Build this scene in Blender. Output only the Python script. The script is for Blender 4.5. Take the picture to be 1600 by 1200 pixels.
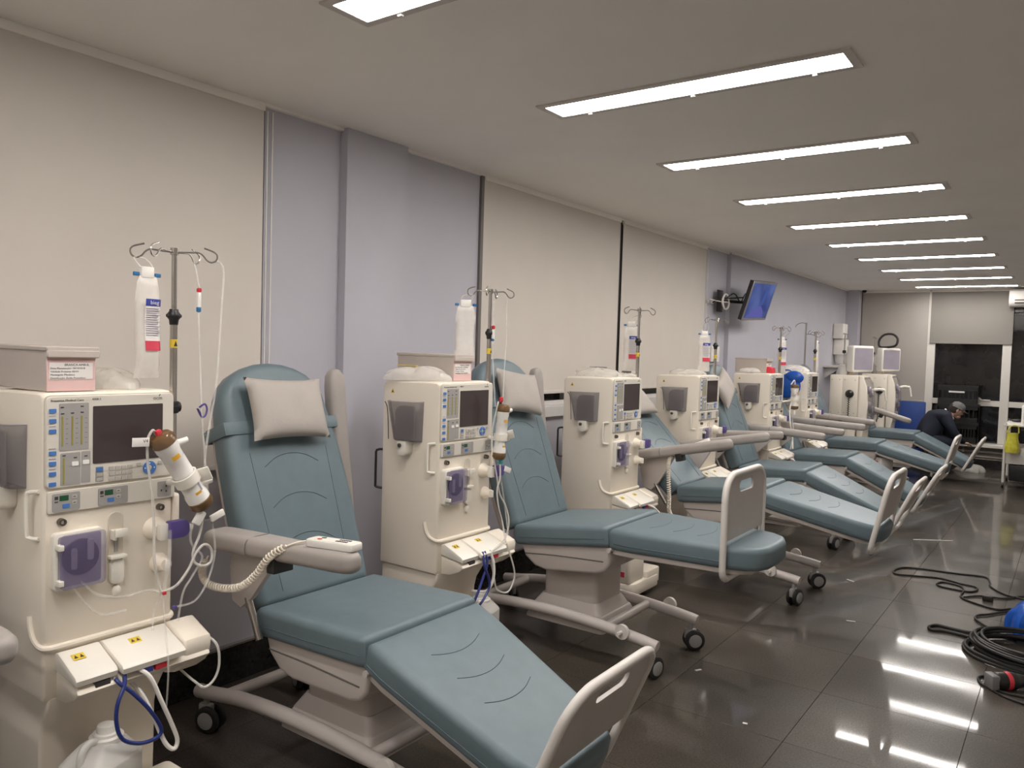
import bpy, bmesh, math, random
from mathutils import Vector, Matrix, Euler
random.seed(7)
for o in list(bpy.data.objects): bpy.data.objects.remove(o)
scene = bpy.context.scene
C = scene.collection
R = math.radians
PI = math.pi

# ------------------------------------------------------------------ camera
CEIL = 2.60
cam_d = bpy.data.cameras.new('camera'); cam = bpy.data.objects.new('camera', cam_d); C.objects.link(cam)
cam_d.sensor_fit = 'HORIZONTAL'; cam_d.sensor_width = 36.0; cam_d.lens = 1228.15 / 1600 * 36.0
cam_d.clip_start = 0.02; cam_d.clip_end = 100
yaw, pitch, roll = R(35.675), R(-2.571), R(1.702)
f0 = Vector((-math.sin(yaw), math.cos(yaw), 0)); r0 = Vector((math.cos(yaw), math.sin(yaw), 0)); u0 = Vector((0, 0, 1))
fw = f0 * math.cos(pitch) + u0 * math.sin(pitch); up = u0 * math.cos(pitch) - f0 * math.sin(pitch)
rt = r0 * math.cos(roll) + up * math.sin(roll); up = up * math.cos(roll) - r0 * math.sin(roll)
M = Matrix((rt, up, -fw)).transposed().to_4x4(); M.translation = Vector((0, 0, 1.534))
cam.matrix_world = M
scene.camera = cam

# ------------------------------------------------------------------ world and exposure (night outside; ceiling lamps light the room)
w = bpy.data.worlds.new('night'); scene.world = w; w.use_nodes = True
w.node_tree.nodes['Background'].inputs[0].default_value = (0.012, 0.014, 0.02, 1)
w.node_tree.nodes['Background'].inputs[1].default_value = 0.3
scene.view_settings.view_transform = 'Standard'; scene.view_settings.look = 'None'
scene.view_settings.gamma = 1.0; scene.view_settings.use_curve_mapping = False
scene.view_settings.exposure = 0.0
LAMP_STRENGTH = 34.0

# ------------------------------------------------------------------ materials
MAT = {}
def mat(name, col, rough=0.5, metal=0.0, var=0.06, scale=8.0, bump=0.0, bscale=60.0, alpha=1.0, trans=0.0, emit=None, estr=0.0, coat=0.0, ior=1.45, spec=0.5):
    if name in MAT: return MAT[name]
    m = bpy.data.materials.new(name); m.use_nodes = True
    nt = m.node_tree; b = nt.nodes['Principled BSDF']; N = nt.nodes; L = nt.links
    b.inputs['Roughness'].default_value = rough; b.inputs['Metallic'].default_value = metal
    b.inputs['IOR'].default_value = ior; b.inputs['Coat Weight'].default_value = coat
    b.inputs['Specular IOR Level'].default_value = spec
    b.inputs['Alpha'].default_value = alpha; b.inputs['Transmission Weight'].default_value = trans
    tc = N.new('ShaderNodeTexCoord'); nz = N.new('ShaderNodeTexNoise')
    nz.inputs['Scale'].default_value = scale; nz.inputs['Detail'].default_value = 5
    L.new(tc.outputs['Object'], nz.inputs['Vector'])
    cr = N.new('ShaderNodeValToRGB')
    cr.color_ramp.elements[0].position = 0.3; cr.color_ramp.elements[1].position = 0.7
    lo = [max(0, c * (1 - var)) for c in col]; hi = [min(1, c * (1 + var)) for c in col]
    cr.color_ramp.elements[0].color = (*lo, 1); cr.color_ramp.elements[1].color = (*hi, 1)
    L.new(nz.outputs['Fac'], cr.inputs['Fac']); L.new(cr.outputs['Color'], b.inputs['Base Color'])
    if bump:
        n2 = N.new('ShaderNodeTexNoise'); n2.inputs['Scale'].default_value = bscale; n2.inputs['Detail'].default_value = 4
        L.new(tc.outputs['Object'], n2.inputs['Vector'])
        bp = N.new('ShaderNodeBump'); bp.inputs['Strength'].default_value = bump; bp.inputs['Distance'].default_value = 0.004
        L.new(n2.outputs['Fac'], bp.inputs['Height']); L.new(bp.outputs['Normal'], b.inputs['Normal'])
    if emit:
        b.inputs['Emission Color'].default_value = (*emit, 1); b.inputs['Emission Strength'].default_value = estr
    MAT[name] = m
    return m

mat('ceiling_paint', (0.93, 0.885, 0.825), 0.85, var=0.02, scale=2, bump=0.05, bscale=90)
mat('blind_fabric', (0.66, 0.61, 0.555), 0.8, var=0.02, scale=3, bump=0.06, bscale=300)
mat('blind_far_dimmed', (0.24, 0.222, 0.20), 0.8, var=0.02, scale=3, bump=0.06, bscale=300)  # same blind fabric, darkened to offset the strong lamp light at the far wall
mat('wall_blue', (0.50, 0.49, 0.545), 0.65, var=0.03, scale=2.5, bump=0.06, bscale=120)
mat('wall_grey', (0.34, 0.325, 0.345), 0.6, var=0.05, scale=3)
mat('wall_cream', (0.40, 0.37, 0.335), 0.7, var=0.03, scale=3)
mat('wall_white', (0.86, 0.82, 0.76), 0.7, var=0.02, scale=3)
mat('sill_white', (0.62, 0.60, 0.58), 0.4, var=0.03)
mat('frame_white', (0.70, 0.67, 0.62), 0.4, var=0.03)
mat('metal_trim', (0.55, 0.53, 0.50), 0.25, metal=0.9, var=0.02)
mat('gap_black', (0.012, 0.010, 0.010), 0.6)
mat('rail_dark', (0.16, 0.145, 0.135), 0.5)
mat('night_glass', (0.012, 0.011, 0.012), 0.04, var=0.3, scale=5, spec=0.5)
mat('teal_vinyl', (0.138, 0.184, 0.208), 0.42, var=0.05, scale=14, bump=0.10, bscale=260, spec=0.45)
mat('teal_seam', (0.088, 0.122, 0.140), 0.5, var=0.05)
mat('chair_plastic', (0.56, 0.505, 0.47), 0.38, var=0.03, scale=6)
mat('chair_tube', (0.58, 0.53, 0.50), 0.32, var=0.03, scale=6)
mat('plate_white', (0.72, 0.68, 0.64), 0.35, var=0.02)
mat('plate_panel', (0.50, 0.465, 0.435), 0.45, var=0.03)
mat('arm_pad', (0.37, 0.335, 0.31), 0.5, var=0.04, scale=10, bump=0.05, bscale=200)
mat('pillow_cloth', (0.43, 0.39, 0.355), 0.75, var=0.04, scale=9, bump=0.25, bscale=40)
mat('wheel_black', (0.02, 0.019, 0.019), 0.5)
mat('wheel_hub', (0.33, 0.32, 0.31), 0.4)
mat('cream', (0.85, 0.775, 0.665), 0.36, var=0.02, scale=4)
mat('cream_dark', (0.62, 0.56, 0.47), 0.45, var=0.03)
mat('cream_white', (0.83, 0.79, 0.71), 0.33, var=0.02)
mat('panel_beige', (0.68, 0.64, 0.57), 0.4, var=0.02)
mat('panel_grey', (0.36, 0.345, 0.33), 0.45, var=0.03)
mat('screen_off', (0.055, 0.042, 0.042), 0.12, var=0.06, scale=3)
mat('button_blue', (0.07, 0.19, 0.50), 0.4, var=0.05)
mat('button_grey', (0.50, 0.47, 0.43), 0.45)
mat('button_white', (0.85, 0.83, 0.80), 0.4)
mat('lcd_green', (0.02, 0.09, 0.04), 0.25)
mat('led_olive', (0.33, 0.29, 0.07), 0.5)
mat('ink', (0.05, 0.045, 0.045), 0.6)
mat('ink_green', (0.05, 0.16, 0.07), 0.6)
mat('purple_clear', (0.22, 0.18, 0.34), 0.15, var=0.1, scale=12, alpha=0.30)
mat('purple', (0.10, 0.07, 0.26), 0.35)
mat('rotor_dark', (0.035, 0.03, 0.04), 0.4)
mat('rotor_grey', (0.34, 0.31, 0.36), 0.4)
mat('brass_dark', (0.16, 0.14, 0.12), 0.3, metal=0.8)
mat('smoke_clear', (0.22, 0.20, 0.215), 0.14, var=0.08, alpha=0.42)
mat('yellow', (0.72, 0.52, 0.05), 0.5, var=0.05)
mat('yellow_bag', (0.62, 0.58, 0.06), 0.35, var=0.15, scale=25, bump=0.5, bscale=30)
mat('red', (0.62, 0.04, 0.06), 0.4)
mat('red_print', (0.60, 0.05, 0.09), 0.5)
mat('blue_print', (0.05, 0.07, 0.36), 0.5)
mat('blue_cap', (0.03, 0.16, 0.36), 0.4)
mat('white_plastic', (0.84, 0.81, 0.76), 0.35, var=0.02)
mat('paper', (0.78, 0.74, 0.71), 0.7, var=0.02)
mat('print_grey', (0.36, 0.34, 0.42), 0.7)
mat('steel', (0.52, 0.49, 0.46), 0.25, metal=1.0, var=0.04)
mat('black_plastic', (0.018, 0.017, 0.017), 0.4)
mat('bag_clear', (0.84, 0.80, 0.75), 0.16, var=0.04, scale=30, bump=0.5, bscale=35, alpha=0.62)
mat('wrap_clear', (0.80, 0.77, 0.71), 0.12, var=0.08, scale=22, bump=0.9, bscale=28, alpha=0.42)
mat('tube_clear', (0.83, 0.80, 0.76), 0.12, var=0.03, alpha=0.24)
mat('tube_white', (0.80, 0.77, 0.72), 0.2, alpha=0.58)
mat('hose_blue', (0.025, 0.04, 0.20), 0.35)
mat('hose_white', (0.82, 0.79, 0.74), 0.35)
mat('jug_clear', (0.78, 0.76, 0.72), 0.3, alpha=0.60, var=0.03)
mat('amber_cap', (0.17, 0.095, 0.04), 0.18, var=0.15, scale=30, alpha=0.85)
mat('fibre_white', (0.80, 0.78, 0.74), 0.25, var=0.03)
mat('box_pink', (0.68, 0.47, 0.45), 0.6, var=0.04)
mat('box_beige', (0.52, 0.46, 0.42), 0.6, var=0.04)
mat('cable_black', (0.022, 0.020, 0.019), 0.5)
mat('bag_blue', (0.015, 0.09, 0.42), 0.25, var=0.25, scale=14, bump=0.8, bscale=18)
mat('board_blue', (0.02, 0.06, 0.26), 0.5, var=0.1)
mat('cloth_navy', (0.012, 0.015, 0.028), 0.85, var=0.2, scale=12, bump=0.4, bscale=40)
mat('cap_grey', (0.15, 0.145, 0.14), 0.85)
mat('skin', (0.45, 0.28, 0.21), 0.55)
mat('hair', (0.03, 0.022, 0.018), 0.8)
mat('crate_black', (0.014, 0.013, 0.013), 0.45)
mat('pipe_beige', (0.55, 0.50, 0.45), 0.4)
mat('mdf_white', (0.68, 0.65, 0.61), 0.5)
mat('tv_body', (0.03, 0.03, 0.032), 0.35)
mat('tv_grey', (0.35, 0.34, 0.34), 0.3, metal=0.5)
mat('teal_cap', (0.03, 0.30, 0.32), 0.4)
mat('orange_sticker', (0.75, 0.40, 0.04), 0.5)
mat('tyre_grey', (0.20, 0.19, 0.19), 0.5)
mat('lamp_trim', (0.62, 0.57, 0.52), 0.45)
mat('scrap_white', (0.75, 0.72, 0.68), 0.6)
mat('skirting_granite', (0.022, 0.020, 0.019), 0.12, var=0.5, scale=60)

def emit_mat(name, col, strength):
    m = bpy.data.materials.new(name); m.use_nodes = True; nt = m.node_tree
    nt.nodes.remove(nt.nodes['Principled BSDF'])
    e = nt.nodes.new('ShaderNodeEmission'); e.inputs[0].default_value = (*col, 1); e.inputs[1].default_value = strength
    nt.links.new(e.outputs[0], nt.nodes['Material Output'].inputs[0]); MAT[name] = m
emit_mat('lamp_glow', (1.0, 0.95, 0.905), LAMP_STRENGTH)

def granite():
    m = bpy.data.materials.new('floor_granite'); m.use_nodes = True; nt = m.node_tree; N = nt.nodes; L = nt.links
    b = N['Principled BSDF']
    tc = N.new('ShaderNodeTexCoord'); geo = N.new('ShaderNodeNewGeometry')
    n1 = N.new('ShaderNodeTexNoise'); n1.inputs['Scale'].default_value = 130; n1.inputs['Detail'].default_value = 6; n1.inputs['Roughness'].default_value = 0.75
    n2 = N.new('ShaderNodeTexNoise'); n2.inputs['Scale'].default_value = 1.6; n2.inputs['Detail'].default_value = 6
    oi = N.new('ShaderNodeObjectInfo')
    L.new(geo.outputs['Position'], n1.inputs['Vector']); L.new(geo.outputs['Position'], n2.inputs['Vector'])
    r1 = N.new('ShaderNodeValToRGB'); r1.color_ramp.elements[0].position = 0.36; r1.color_ramp.elements[1].position = 0.72
    r1.color_ramp.elements[0].color = (0.032, 0.0265, 0.021, 1); r1.color_ramp.elements[1].color = (0.115, 0.097, 0.079, 1)
    L.new(n1.outputs['Fac'], r1.inputs['Fac'])
    mx = N.new('ShaderNodeMix'); mx.data_type = 'RGBA'; mx.blend_type = 'MULTIPLY'; mx.inputs[0].default_value = 1.0
    mr = N.new('ShaderNodeMapRange'); mr.inputs[1].default_value = 0.3; mr.inputs[2].default_value = 0.7; mr.inputs[3].default_value = 0.7; mr.inputs[4].default_value = 1.3
    L.new(n2.outputs['Fac'], mr.inputs[0])
    ma = N.new('ShaderNodeMath'); ma.operation = 'MULTIPLY_ADD'; ma.inputs[1].default_value = 0.22; ma.inputs[2].default_value = 0.89
    L.new(oi.outputs['Random'], ma.inputs[0])
    mm = N.new('ShaderNodeMath'); mm.operation = 'MULTIPLY'; L.new(mr.outputs[0], mm.inputs[0]); L.new(ma.outputs[0], mm.inputs[1])
    cc = N.new('ShaderNodeCombineColor'); 
    for i in range(3): L.new(mm.outputs[0], cc.inputs[i])
    L.new(r1.outputs['Color'], mx.inputs[6]); L.new(cc.outputs[0], mx.inputs[7]); L.new(mx.outputs[2], b.inputs['Base Color'])
    # dusty film: roughness varies in patches
    n3 = N.new('ShaderNodeTexNoise'); n3.inputs['Scale'].default_value = 2.2; n3.inputs['Detail'].default_value = 8
    L.new(geo.outputs['Position'], n3.inputs['Vector'])
    rr = N.new('ShaderNodeMapRange'); rr.inputs[1].default_value = 0.35; rr.inputs[2].default_value = 0.7; rr.inputs[3].default_value = 0.03; rr.inputs[4].default_value = 0.085
    L.new(n3.outputs['Fac'], rr.inputs[0]); L.new(rr.outputs[0], b.inputs['Coat Roughness']); b.inputs['Roughness'].default_value = 0.38
    b.inputs['Specular IOR Level'].default_value = 0.15; b.inputs['Coat Weight'].default_value = 0.70; b.inputs['Coat IOR'].default_value = 1.32
    MAT['floor_granite'] = m
granite()
mat('joint_dark', (0.06, 0.052, 0.045), 0.7)

def tv_screen():
    m = bpy.data.materials.new('tv_picture'); m.use_nodes = True; nt = m.node_tree; N = nt.nodes; L = nt.links
    b = N['Principled BSDF']; b.inputs['Roughness'].default_value = 0.2; b.inputs['Base Color'].default_value = (0.01, 0.01, 0.02, 1)
    tc = N.new('ShaderNodeTexCoord'); nz = N.new('ShaderNodeTexNoise'); nz.inputs['Scale'].default_value = 3.2; nz.inputs['Detail'].default_value = 2
    L.new(tc.outputs['Object'], nz.inputs['Vector'])
    cr = N.new('ShaderNodeValToRGB'); e = cr.color_ramp.elements
    e[0].position = 0.35; e[0].color = (0.015, 0.04, 0.20, 1); e[1].position = 0.68; e[1].color = (0.09, 0.14, 0.40, 1)
    L.new(nz.outputs['Fac'], cr.inputs['Fac']); L.new(cr.outputs['Color'], b.inputs['Emission Color']); b.inputs['Emission Strength'].default_value = 0.75
    MAT['tv_picture'] = m
tv_screen()
emit_mat('tv_figure', (0.13, 0.13, 0.42), 0.8)
emit_mat('tv_figure_dim', (0.07, 0.11, 0.36), 0.8)

# ------------------------------------------------------------------ geometry helpers
def rrect(x0, x1, y0, y1, r, n=5):
    if not isinstance(r, (list, tuple)): r = (r,) * 4          # corners: x0y0, x1y0, x1y1, x0y1
    pts = []
    for (cx, cy, a0, rr) in ((x0 + r[0], y0 + r[0], 180, r[0]), (x1 - r[1], y0 + r[1], 270, r[1]), (x1 - r[2], y1 - r[2], 0, r[2]), (x0 + r[3], y1 - r[3], 90, r[3])):
        if rr <= 1e-6: pts.append((cx, cy)); continue
        for k in range(n + 1):
            a = R(a0 + 90 * k / n); pts.append((cx + rr * math.cos(a), cy + rr * math.sin(a)))
    return pts

def catmull(pts, sub, closed=False):
    P = [Vector(p) for p in pts]; n = len(P); out = []
    rng = n if closed else n - 1
    for i in range(rng):
        if closed: p0, p1, p2, p3 = P[(i - 1) % n], P[i], P[(i + 1) % n], P[(i + 2) % n]
        else: p0, p1, p2, p3 = P[max(i - 1, 0)], P[i], P[i + 1], P[min(i + 2, n - 1)]
        for k in range(sub):
            t = k / sub
            out.append(0.5 * ((2 * p1) + (p2 - p0) * t + (2 * p0 - 5 * p1 + 4 * p2 - p3) * t * t + (3 * p1 - p0 - 3 * p2 + p3) * t ** 3))
    if not closed: out.append(P[-1])
    return out

AX = {'x': lambda a, p: (a, p[0], p[1]), 'y': lambda a, p: (p[0], a, p[1]), 'z': lambda a, p: (p[0], p[1], a)}

class G:
    def __init__(s): s.bm = bmesh.new()
    def _tf(s, vs, M):
        if M is not None: bmesh.ops.transform(s.bm, matrix=M, verts=[v for v in vs if v.is_valid])
    def box(s, x0, x1, y0, y1, z0, z1, b=0.0, seg=2, M=None):
        r = bmesh.ops.create_cube(s.bm, size=1.0); vs = r['verts']
        for v in vs: v.co = Vector(((x0 + x1) / 2 + v.co.x * (x1 - x0), (y0 + y1) / 2 + v.co.y * (y1 - y0), (z0 + z1) / 2 + v.co.z * (z1 - z0)))
        if b > 0:
            es = list({e for v in vs for e in v.link_edges})
            rb = bmesh.ops.bevel(s.bm, geom=es, offset=b, segments=seg, profile=0.5, affect='EDGES', clamp_overlap=True)
            vs = list({v for f in rb['faces'] for v in f.verts} | {v for v in vs if v.is_valid})
            if M is not None:
                # include every vert of the connected island
                seen = set(vs); st = list(vs)
                while st:
                    v = st.pop()
                    for e in v.link_edges:
                        o = e.other_vert(v)
                        if o not in seen: seen.add(o); st.append(o)
                vs = list(seen)
        s._tf(vs, M); return s
    def prism(s, pts, axis, a0, a1, b=0.0, seg=2, M=None, scale1=1.0, c1=(0, 0)):
        f = AX[axis]
        lo = [s.bm.verts.new(f(a0, p)) for p in pts]
        hi = [s.bm.verts.new(f(a1, (c1[0] + (p[0] - c1[0]) * scale1, c1[1] + (p[1] - c1[1]) * scale1))) for p in pts]
        n = len(pts); fs = []
        fs.append(s.bm.faces.new(lo[::-1])); fs.append(s.bm.faces.new(hi))
        caps = [e for fc in fs for e in fc.edges]
        for i in range(n): fs.append(s.bm.faces.new((lo[i], lo[(i + 1) % n], hi[(i + 1) % n], hi[i])))
        bmesh.ops.recalc_face_normals(s.bm, faces=fs)
        vs = lo + hi
        if b > 0:
            rb = bmesh.ops.bevel(s.bm, geom=caps, offset=b, segments=seg, profile=0.5, affect='EDGES', clamp_overlap=True)
            vs = list({v for fc in rb['faces'] for v in fc.verts} | {v for v in vs if v.is_valid} | {v for fc in fs if fc.is_valid for v in fc.verts})
        s._tf(vs, M); return s
    def holed(s, outer, holes, axis, a0, a1):
        f = AX[axis]; bm = s.bm; es = []
        for loop in [outer] + holes:
            vs = [bm.verts.new(f(a0, p)) for p in loop]
            for i in range(len(vs)): es.append(bm.edges.new((vs[i], vs[(i + 1) % len(vs)])))
        r = bmesh.ops.triangle_fill(bm, use_beauty=True, edges=es)
        fs = [g for g in r['geom'] if isinstance(g, bmesh.types.BMFace)]
        ex = bmesh.ops.extrude_face_region(bm, geom=fs)
        d = Vector(f(a1, (0, 0))) - Vector(f(a0, (0, 0)))
        bmesh.ops.translate(bm, vec=d, verts=[g for g in ex['geom'] if isinstance(g, bmesh.types.BMVert)])
        bmesh.ops.recalc_face_normals(bm, faces=bm.faces[:]); return s
    def tube(s, pts, r, n=8, sub=0, closed=False, caps=True):
        P = catmull(pts, sub, closed) if sub else [Vector(p) for p in pts]
        m = len(P); rings = []; up = None
        for i in range(m):
            if closed: t = (P[(i + 1) % m] - P[i - 1])
            else: t = P[min(i + 1, m - 1)] - P[max(i - 1, 0)]
            if t.length < 1e-9: t = Vector((0, 0, 1))
            t.normalize()
            if up is None:
                a = Vector((0, 0, 1)) if abs(t.z) < 0.9 else Vector((1, 0, 0)); up = (a - t * a.dot(t)).normalized()
            else:
                up = up - t * up.dot(t)
                up = up.normalized() if up.length > 1e-6 else t.orthogonal().normalized()
            sd = t.cross(up); rr = r[i * (len(r) - 1) // max(1, m - 1)] if isinstance(r, (list, tuple)) else r
            rings.append([s.bm.verts.new(P[i] + (up * math.cos(2 * PI * k / n) + sd * math.sin(2 * PI * k / n)) * rr) for k in range(n)])
        for i in range(m if closed else m - 1):
            A, B = rings[i], rings[(i + 1) % m]
            for k in range(n): s.bm.faces.new((A[k], A[(k + 1) % n], B[(k + 1) % n], B[k]))
        if caps and not closed: s.bm.faces.new(rings[0]); s.bm.faces.new(rings[-1][::-1])
        return s
    def cyl(s, p0, p1, r, r1=None, n=16):
        return s.tube([p0, p1], [r, r1 if r1 is not None else r], n=n)
    def lathe(s, prof, n=20, M=None):
        rings = []; vs = []
        for (r, z) in prof:
            if r < 1e-6: v = s.bm.verts.new((0, 0, z)); rings.append([v]); vs.append(v)
            else:
                ring = [s.bm.verts.new((r * math.cos(2 * PI * k / n), r * math.sin(2 * PI * k / n), z)) for k in range(n)]; rings.append(ring); vs += ring
        for A, B in zip(rings, rings[1:]):
            for k in range(n):
                if len(A) == 1 and len(B) == 1: continue
                if len(A) == 1: s.bm.faces.new((A[0], B[k], B[(k + 1) % n]))
                elif len(B) == 1: s.bm.faces.new((A[k], A[(k + 1) % n], B[0]))
                else: s.bm.faces.new((A[k], A[(k + 1) % n], B[(k + 1) % n], B[k]))
        s._tf(vs, M); return s
    def ball(s, c, rx, ry=None, rz=None, u=14, v=10):
        ry = ry or rx; rz = rz or rx
        r = bmesh.ops.create_uvsphere(s.bm, u_segments=u, v_segments=v, radius=1.0)
        for q in r['verts']: q.co = Vector((c[0] + q.co.x * rx, c[1] + q.co.y * ry, c[2] + q.co.z * rz))
        return s
    def grid(s, fn, nu, nv, wrap=False):
        V = [[s.bm.verts.new(fn(i / nu, j / nv)) for j in range(nv + 1)] for i in range(nu + (0 if wrap else 1))]
        for i in range(nu):
            for j in range(nv):
                a = V[i]; b = V[(i + 1) % len(V)]
                try: s.bm.faces.new((a[j], b[j], b[j + 1], a[j + 1]))
                except ValueError: pass
        return s
    def mesh(s, name, m, angle=40):
        bmesh.ops.remove_doubles(s.bm, verts=s.bm.verts[:], dist=1e-6)
        bmesh.ops.recalc_face_normals(s.bm, faces=s.bm.faces[:])
        me = bpy.data.meshes.new(name); s.bm.to_mesh(me); s.bm.free()
        for p in me.polygons: p.use_smooth = True
        me.set_sharp_from_angle(angle=R(angle))
        me.materials.append(MAT[m]); return me
    def obj(s, name, m, parent=None, angle=40, loc=None, rot=None):
        return put(name, s.mesh(name, m, angle), parent, loc, rot)

def put(name, me, parent=None, loc=None, rot=None):
    o = bpy.data.objects.new(name, me); C.objects.link(o); o.parent = parent
    if loc: o.location = loc
    if rot: o.rotation_euler = rot
    return o
def tag(o, label=None, cat=None, group=None, kind=None):
    if label: o['label'] = label
    if cat: o['category'] = cat
    if group: o['group'] = group
    if kind: o['kind'] = kind
    return o
def thing(name, label, cat, loc=(0, 0, 0), rotz=0.0, group=None):
    o = bpy.data.objects.new(name, None); C.objects.link(o); o.empty_display_size = 0.1
    o.location = loc; o.rotation_euler = (0, 0, rotz); return tag(o, label, cat, group)
def copy_tree(o, parent=None, skip=()):
    c = o.copy(); C.objects.link(c); c.parent = parent
    for ch in o.children:
        if ch.name.split('.')[0] not in skip: copy_tree(ch, c, skip)
    return c
def part(o, label): o['label'] = label; return o
FRONT = (R(90), 0, R(90))        # text on a face that looks along +x
def text(name, s, size, m, parent=None, loc=(0, 0, 0), rot=(0, 0, 0), align='LEFT'):
    cu = bpy.data.curves.new(name, 'FONT'); cu.body = s; cu.size = size; cu.extrude = 0.0002; cu.align_x = align; cu.resolution_u = 2
    t = bpy.data.objects.new(name + '_tmp', cu); C.objects.link(t)
    me = bpy.data.meshes.new_from_object(t); bpy.data.objects.remove(t); bpy.data.curves.remove(cu)
    me.materials.clear(); me.materials.append(MAT[m]); me.name = name
    return put(name, me, parent, loc, rot)
def struct(name, g, m, parent=None):
    o = g.obj(name, m, parent)
    if parent is None: o['kind'] = 'structure'
    return o
# ================================================================== SETTING
XW, YF, XR, YB = -3.03, 13.26, 1.75, -3.0
# floor slab with recessed joints, and every granite tile a piece of its own
floor = struct('floor', G().box(XW - 0.1, XR + 0.1, YB - 0.1, YF + 0.1, -0.12, -0.006), 'joint_dark')
TX, TY = 0.585, 0.580
tile_me = G().box(-TX / 2 + 0.0007, TX / 2 - 0.0007, -TY / 2 + 0.0007, TY / 2 - 0.0007, -0.008, 0.0, b=0.0007, seg=1).mesh('tile', 'floor_granite')
x0 = -0.88 - 4 * TX + TX / 2; y0 = 4.31 - 13 * TY + TY / 2
for i in range(9):
    for j in range(29):
        x = x0 + i * TX; y = y0 + j * TY
        if x - TX / 2 > XR or y - TY / 2 > YF or y + TY / 2 < YB + 0.3: continue
        put('tile', tile_me, floor, (x, y, 0))
ceiling = struct('ceiling', G().box(XW - 0.1, XR + 0.1, YB - 0.1, YF + 0.1, CEIL, CEIL + 0.12), 'ceiling_paint')
# left wall: solid blue piers, lower walls under the windows
g = G()
g.box(XW - 0.12, XW, 2.25, 3.82, 0, CEIL); g.box(XW - 0.12, XW, 7.44, YF, 0, CEIL)
g.box(XW, XW + 0.05, 2.70, 3.13, 0, CEIL)
g.box(XW, XW + 0.045, 8.02, 13.05, 0, CEIL)
g.box(XW, -2.80, 13.05, YF, 0, CEIL)
g.box(XW - 0.12, XW, YB, 2.25, 0, 0.75); g.box(XW - 0.12, XW, 3.82, 7.44, 0, 1.06)
wall_left = struct('wall_left', g, 'wall_blue')
struct('baseboard_left', G().box(XW, XW + 0.022, YB, 13.05, 0, 0.165, b=0.003, seg=1), 'skirting_granite')
struct('trim_1', G().box(XW + 0.001, XW + 0.026, YB, 13.05, 0.1655, 0.174), 'metal_trim')
struct('trim_2', G().box(XW - 0.02, XW + 0.022, YB, 8.02, CEIL - 0.013, CEIL).box(XW + 0.046, XW + 0.075, 8.02, 13.05, CEIL - 0.013, CEIL), 'ceiling_paint')
# windows in the left wall (behind the blinds): pane, frame, sill
def left_window(name, ya, yb, zs, rail, mull, m='sill_white'):
    win = struct(name, G().box(XW - 0.095, XW - 0.085, ya, yb, zs, CEIL), 'night_glass')
    gg = G().box(XW - 0.085, XW - 0.028, ya, yb, zs, zs + rail)
    for y in mull: gg.box(XW - 0.085, XW - 0.035, y - 0.03, y + 0.03, zs, CEIL)
    gg.obj('window_frame', m, win)
    return win
w1 = left_window('window_1', YB, 2.25, 0.75, 0.235, (-1.5, 0.2, 2.21), 'wall_grey')
w2 = left_window('window_2', 3.82, 7.44, 1.14, 0.03, (3.86, 4.98, 5.64, 7.40))
G().box(XW - 0.12, XW + 0.035, 3.82, 7.44, 1.06, 1.14, b=0.004, seg=1).obj('window_sill', 'sill_white', w2)
# roller blinds
def blind(label, p0, p1, z0, axis, chain=None, face=0.0, cat='blind'):
    t = thing('roller_blind', label, cat, ((face, (p0 + p1) / 2, z0) if axis == 'y' else ((p0 + p1) / 2, face, z0)), 0, 'roller blinds over the windows')
    mf = 'blind_fabric' if axis == 'y' else ('blind_far_dimmed' if z0 > 1.5 else 'wall_cream')  # both far blinds get darker colours, countering light from the last lamp
    hw = (p1 - p0) / 2; H = CEIL - 0.03 - z0
    n = (lambda a, b, c, d, e, f, bb=0: G().box(a, b, c, d, e, f, b=bb)) if axis == 'y' else (lambda a, b, c, d, e, f, bb=0: G().box(c, d, -b, -a, e, f, b=bb))
    n(-0.002, 0.002, -hw, hw, 0.012, H).obj('fabric', mf, t)
    n(-0.006, 0.006, -hw, hw, 0.0, 0.024, 0.003).obj('bottom_bar', mf, t)
    n(-0.03, 0.012, -hw, hw, H - 0.005, H + 0.029).obj('roller_cover', 'ceiling_paint', t)
    if chain is not None:
        for k, dy in enumerate((0.0, 0.028)):
            cg = G()
            if axis == 'y': cg.cyl((0.0, hw + chain + dy, H), (0.0, hw + chain + dy, 0.42), 0.003, n=6)
            else: cg.cyl((hw + chain + dy, 0, H), (hw + chain + dy, 0, 0.42), 0.003, n=6)
            cg.obj('chain', 'white_plastic', t)
        wg = G()
        if axis == 'y': wg.box(-0.008, 0.008, hw + chain - 0.002, hw + chain + 0.03, 0.37, 0.45, b=0.004)
        else: wg.box(hw + chain - 0.002, hw + chain + 0.03, -0.008, 0.008, 0.37, 0.45, b=0.004)
        wg.obj('chain_weight', 'white_plastic', t)
    return t
blind('pale roller blind behind the nearest dialysis machine with the pink box', -2.6, 2.235, 0.97, 'y', 0.02, XW + 0.012)
blind('pale roller blind behind the second chair, left of the black gap', 3.85, 5.625, 1.225, 'y', None, XW + 0.012)
blind('pale roller blind right of the black gap, beside the television wall', 5.675, 7.42, 1.225, 'y', 0.03, XW + 0.012)
struct('trim_3', G().box(XW - 0.03, XW + 0.004, 5.628, 5.672, 1.14, CEIL), 'gap_black')
struct('blind_edge_shade', G().box(XW - 0.03, XW + 0.016, 3.822, 3.848, 1.14, CEIL), 'rail_dark')  # dark strip standing for the shadow along the blind's side edge
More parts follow.
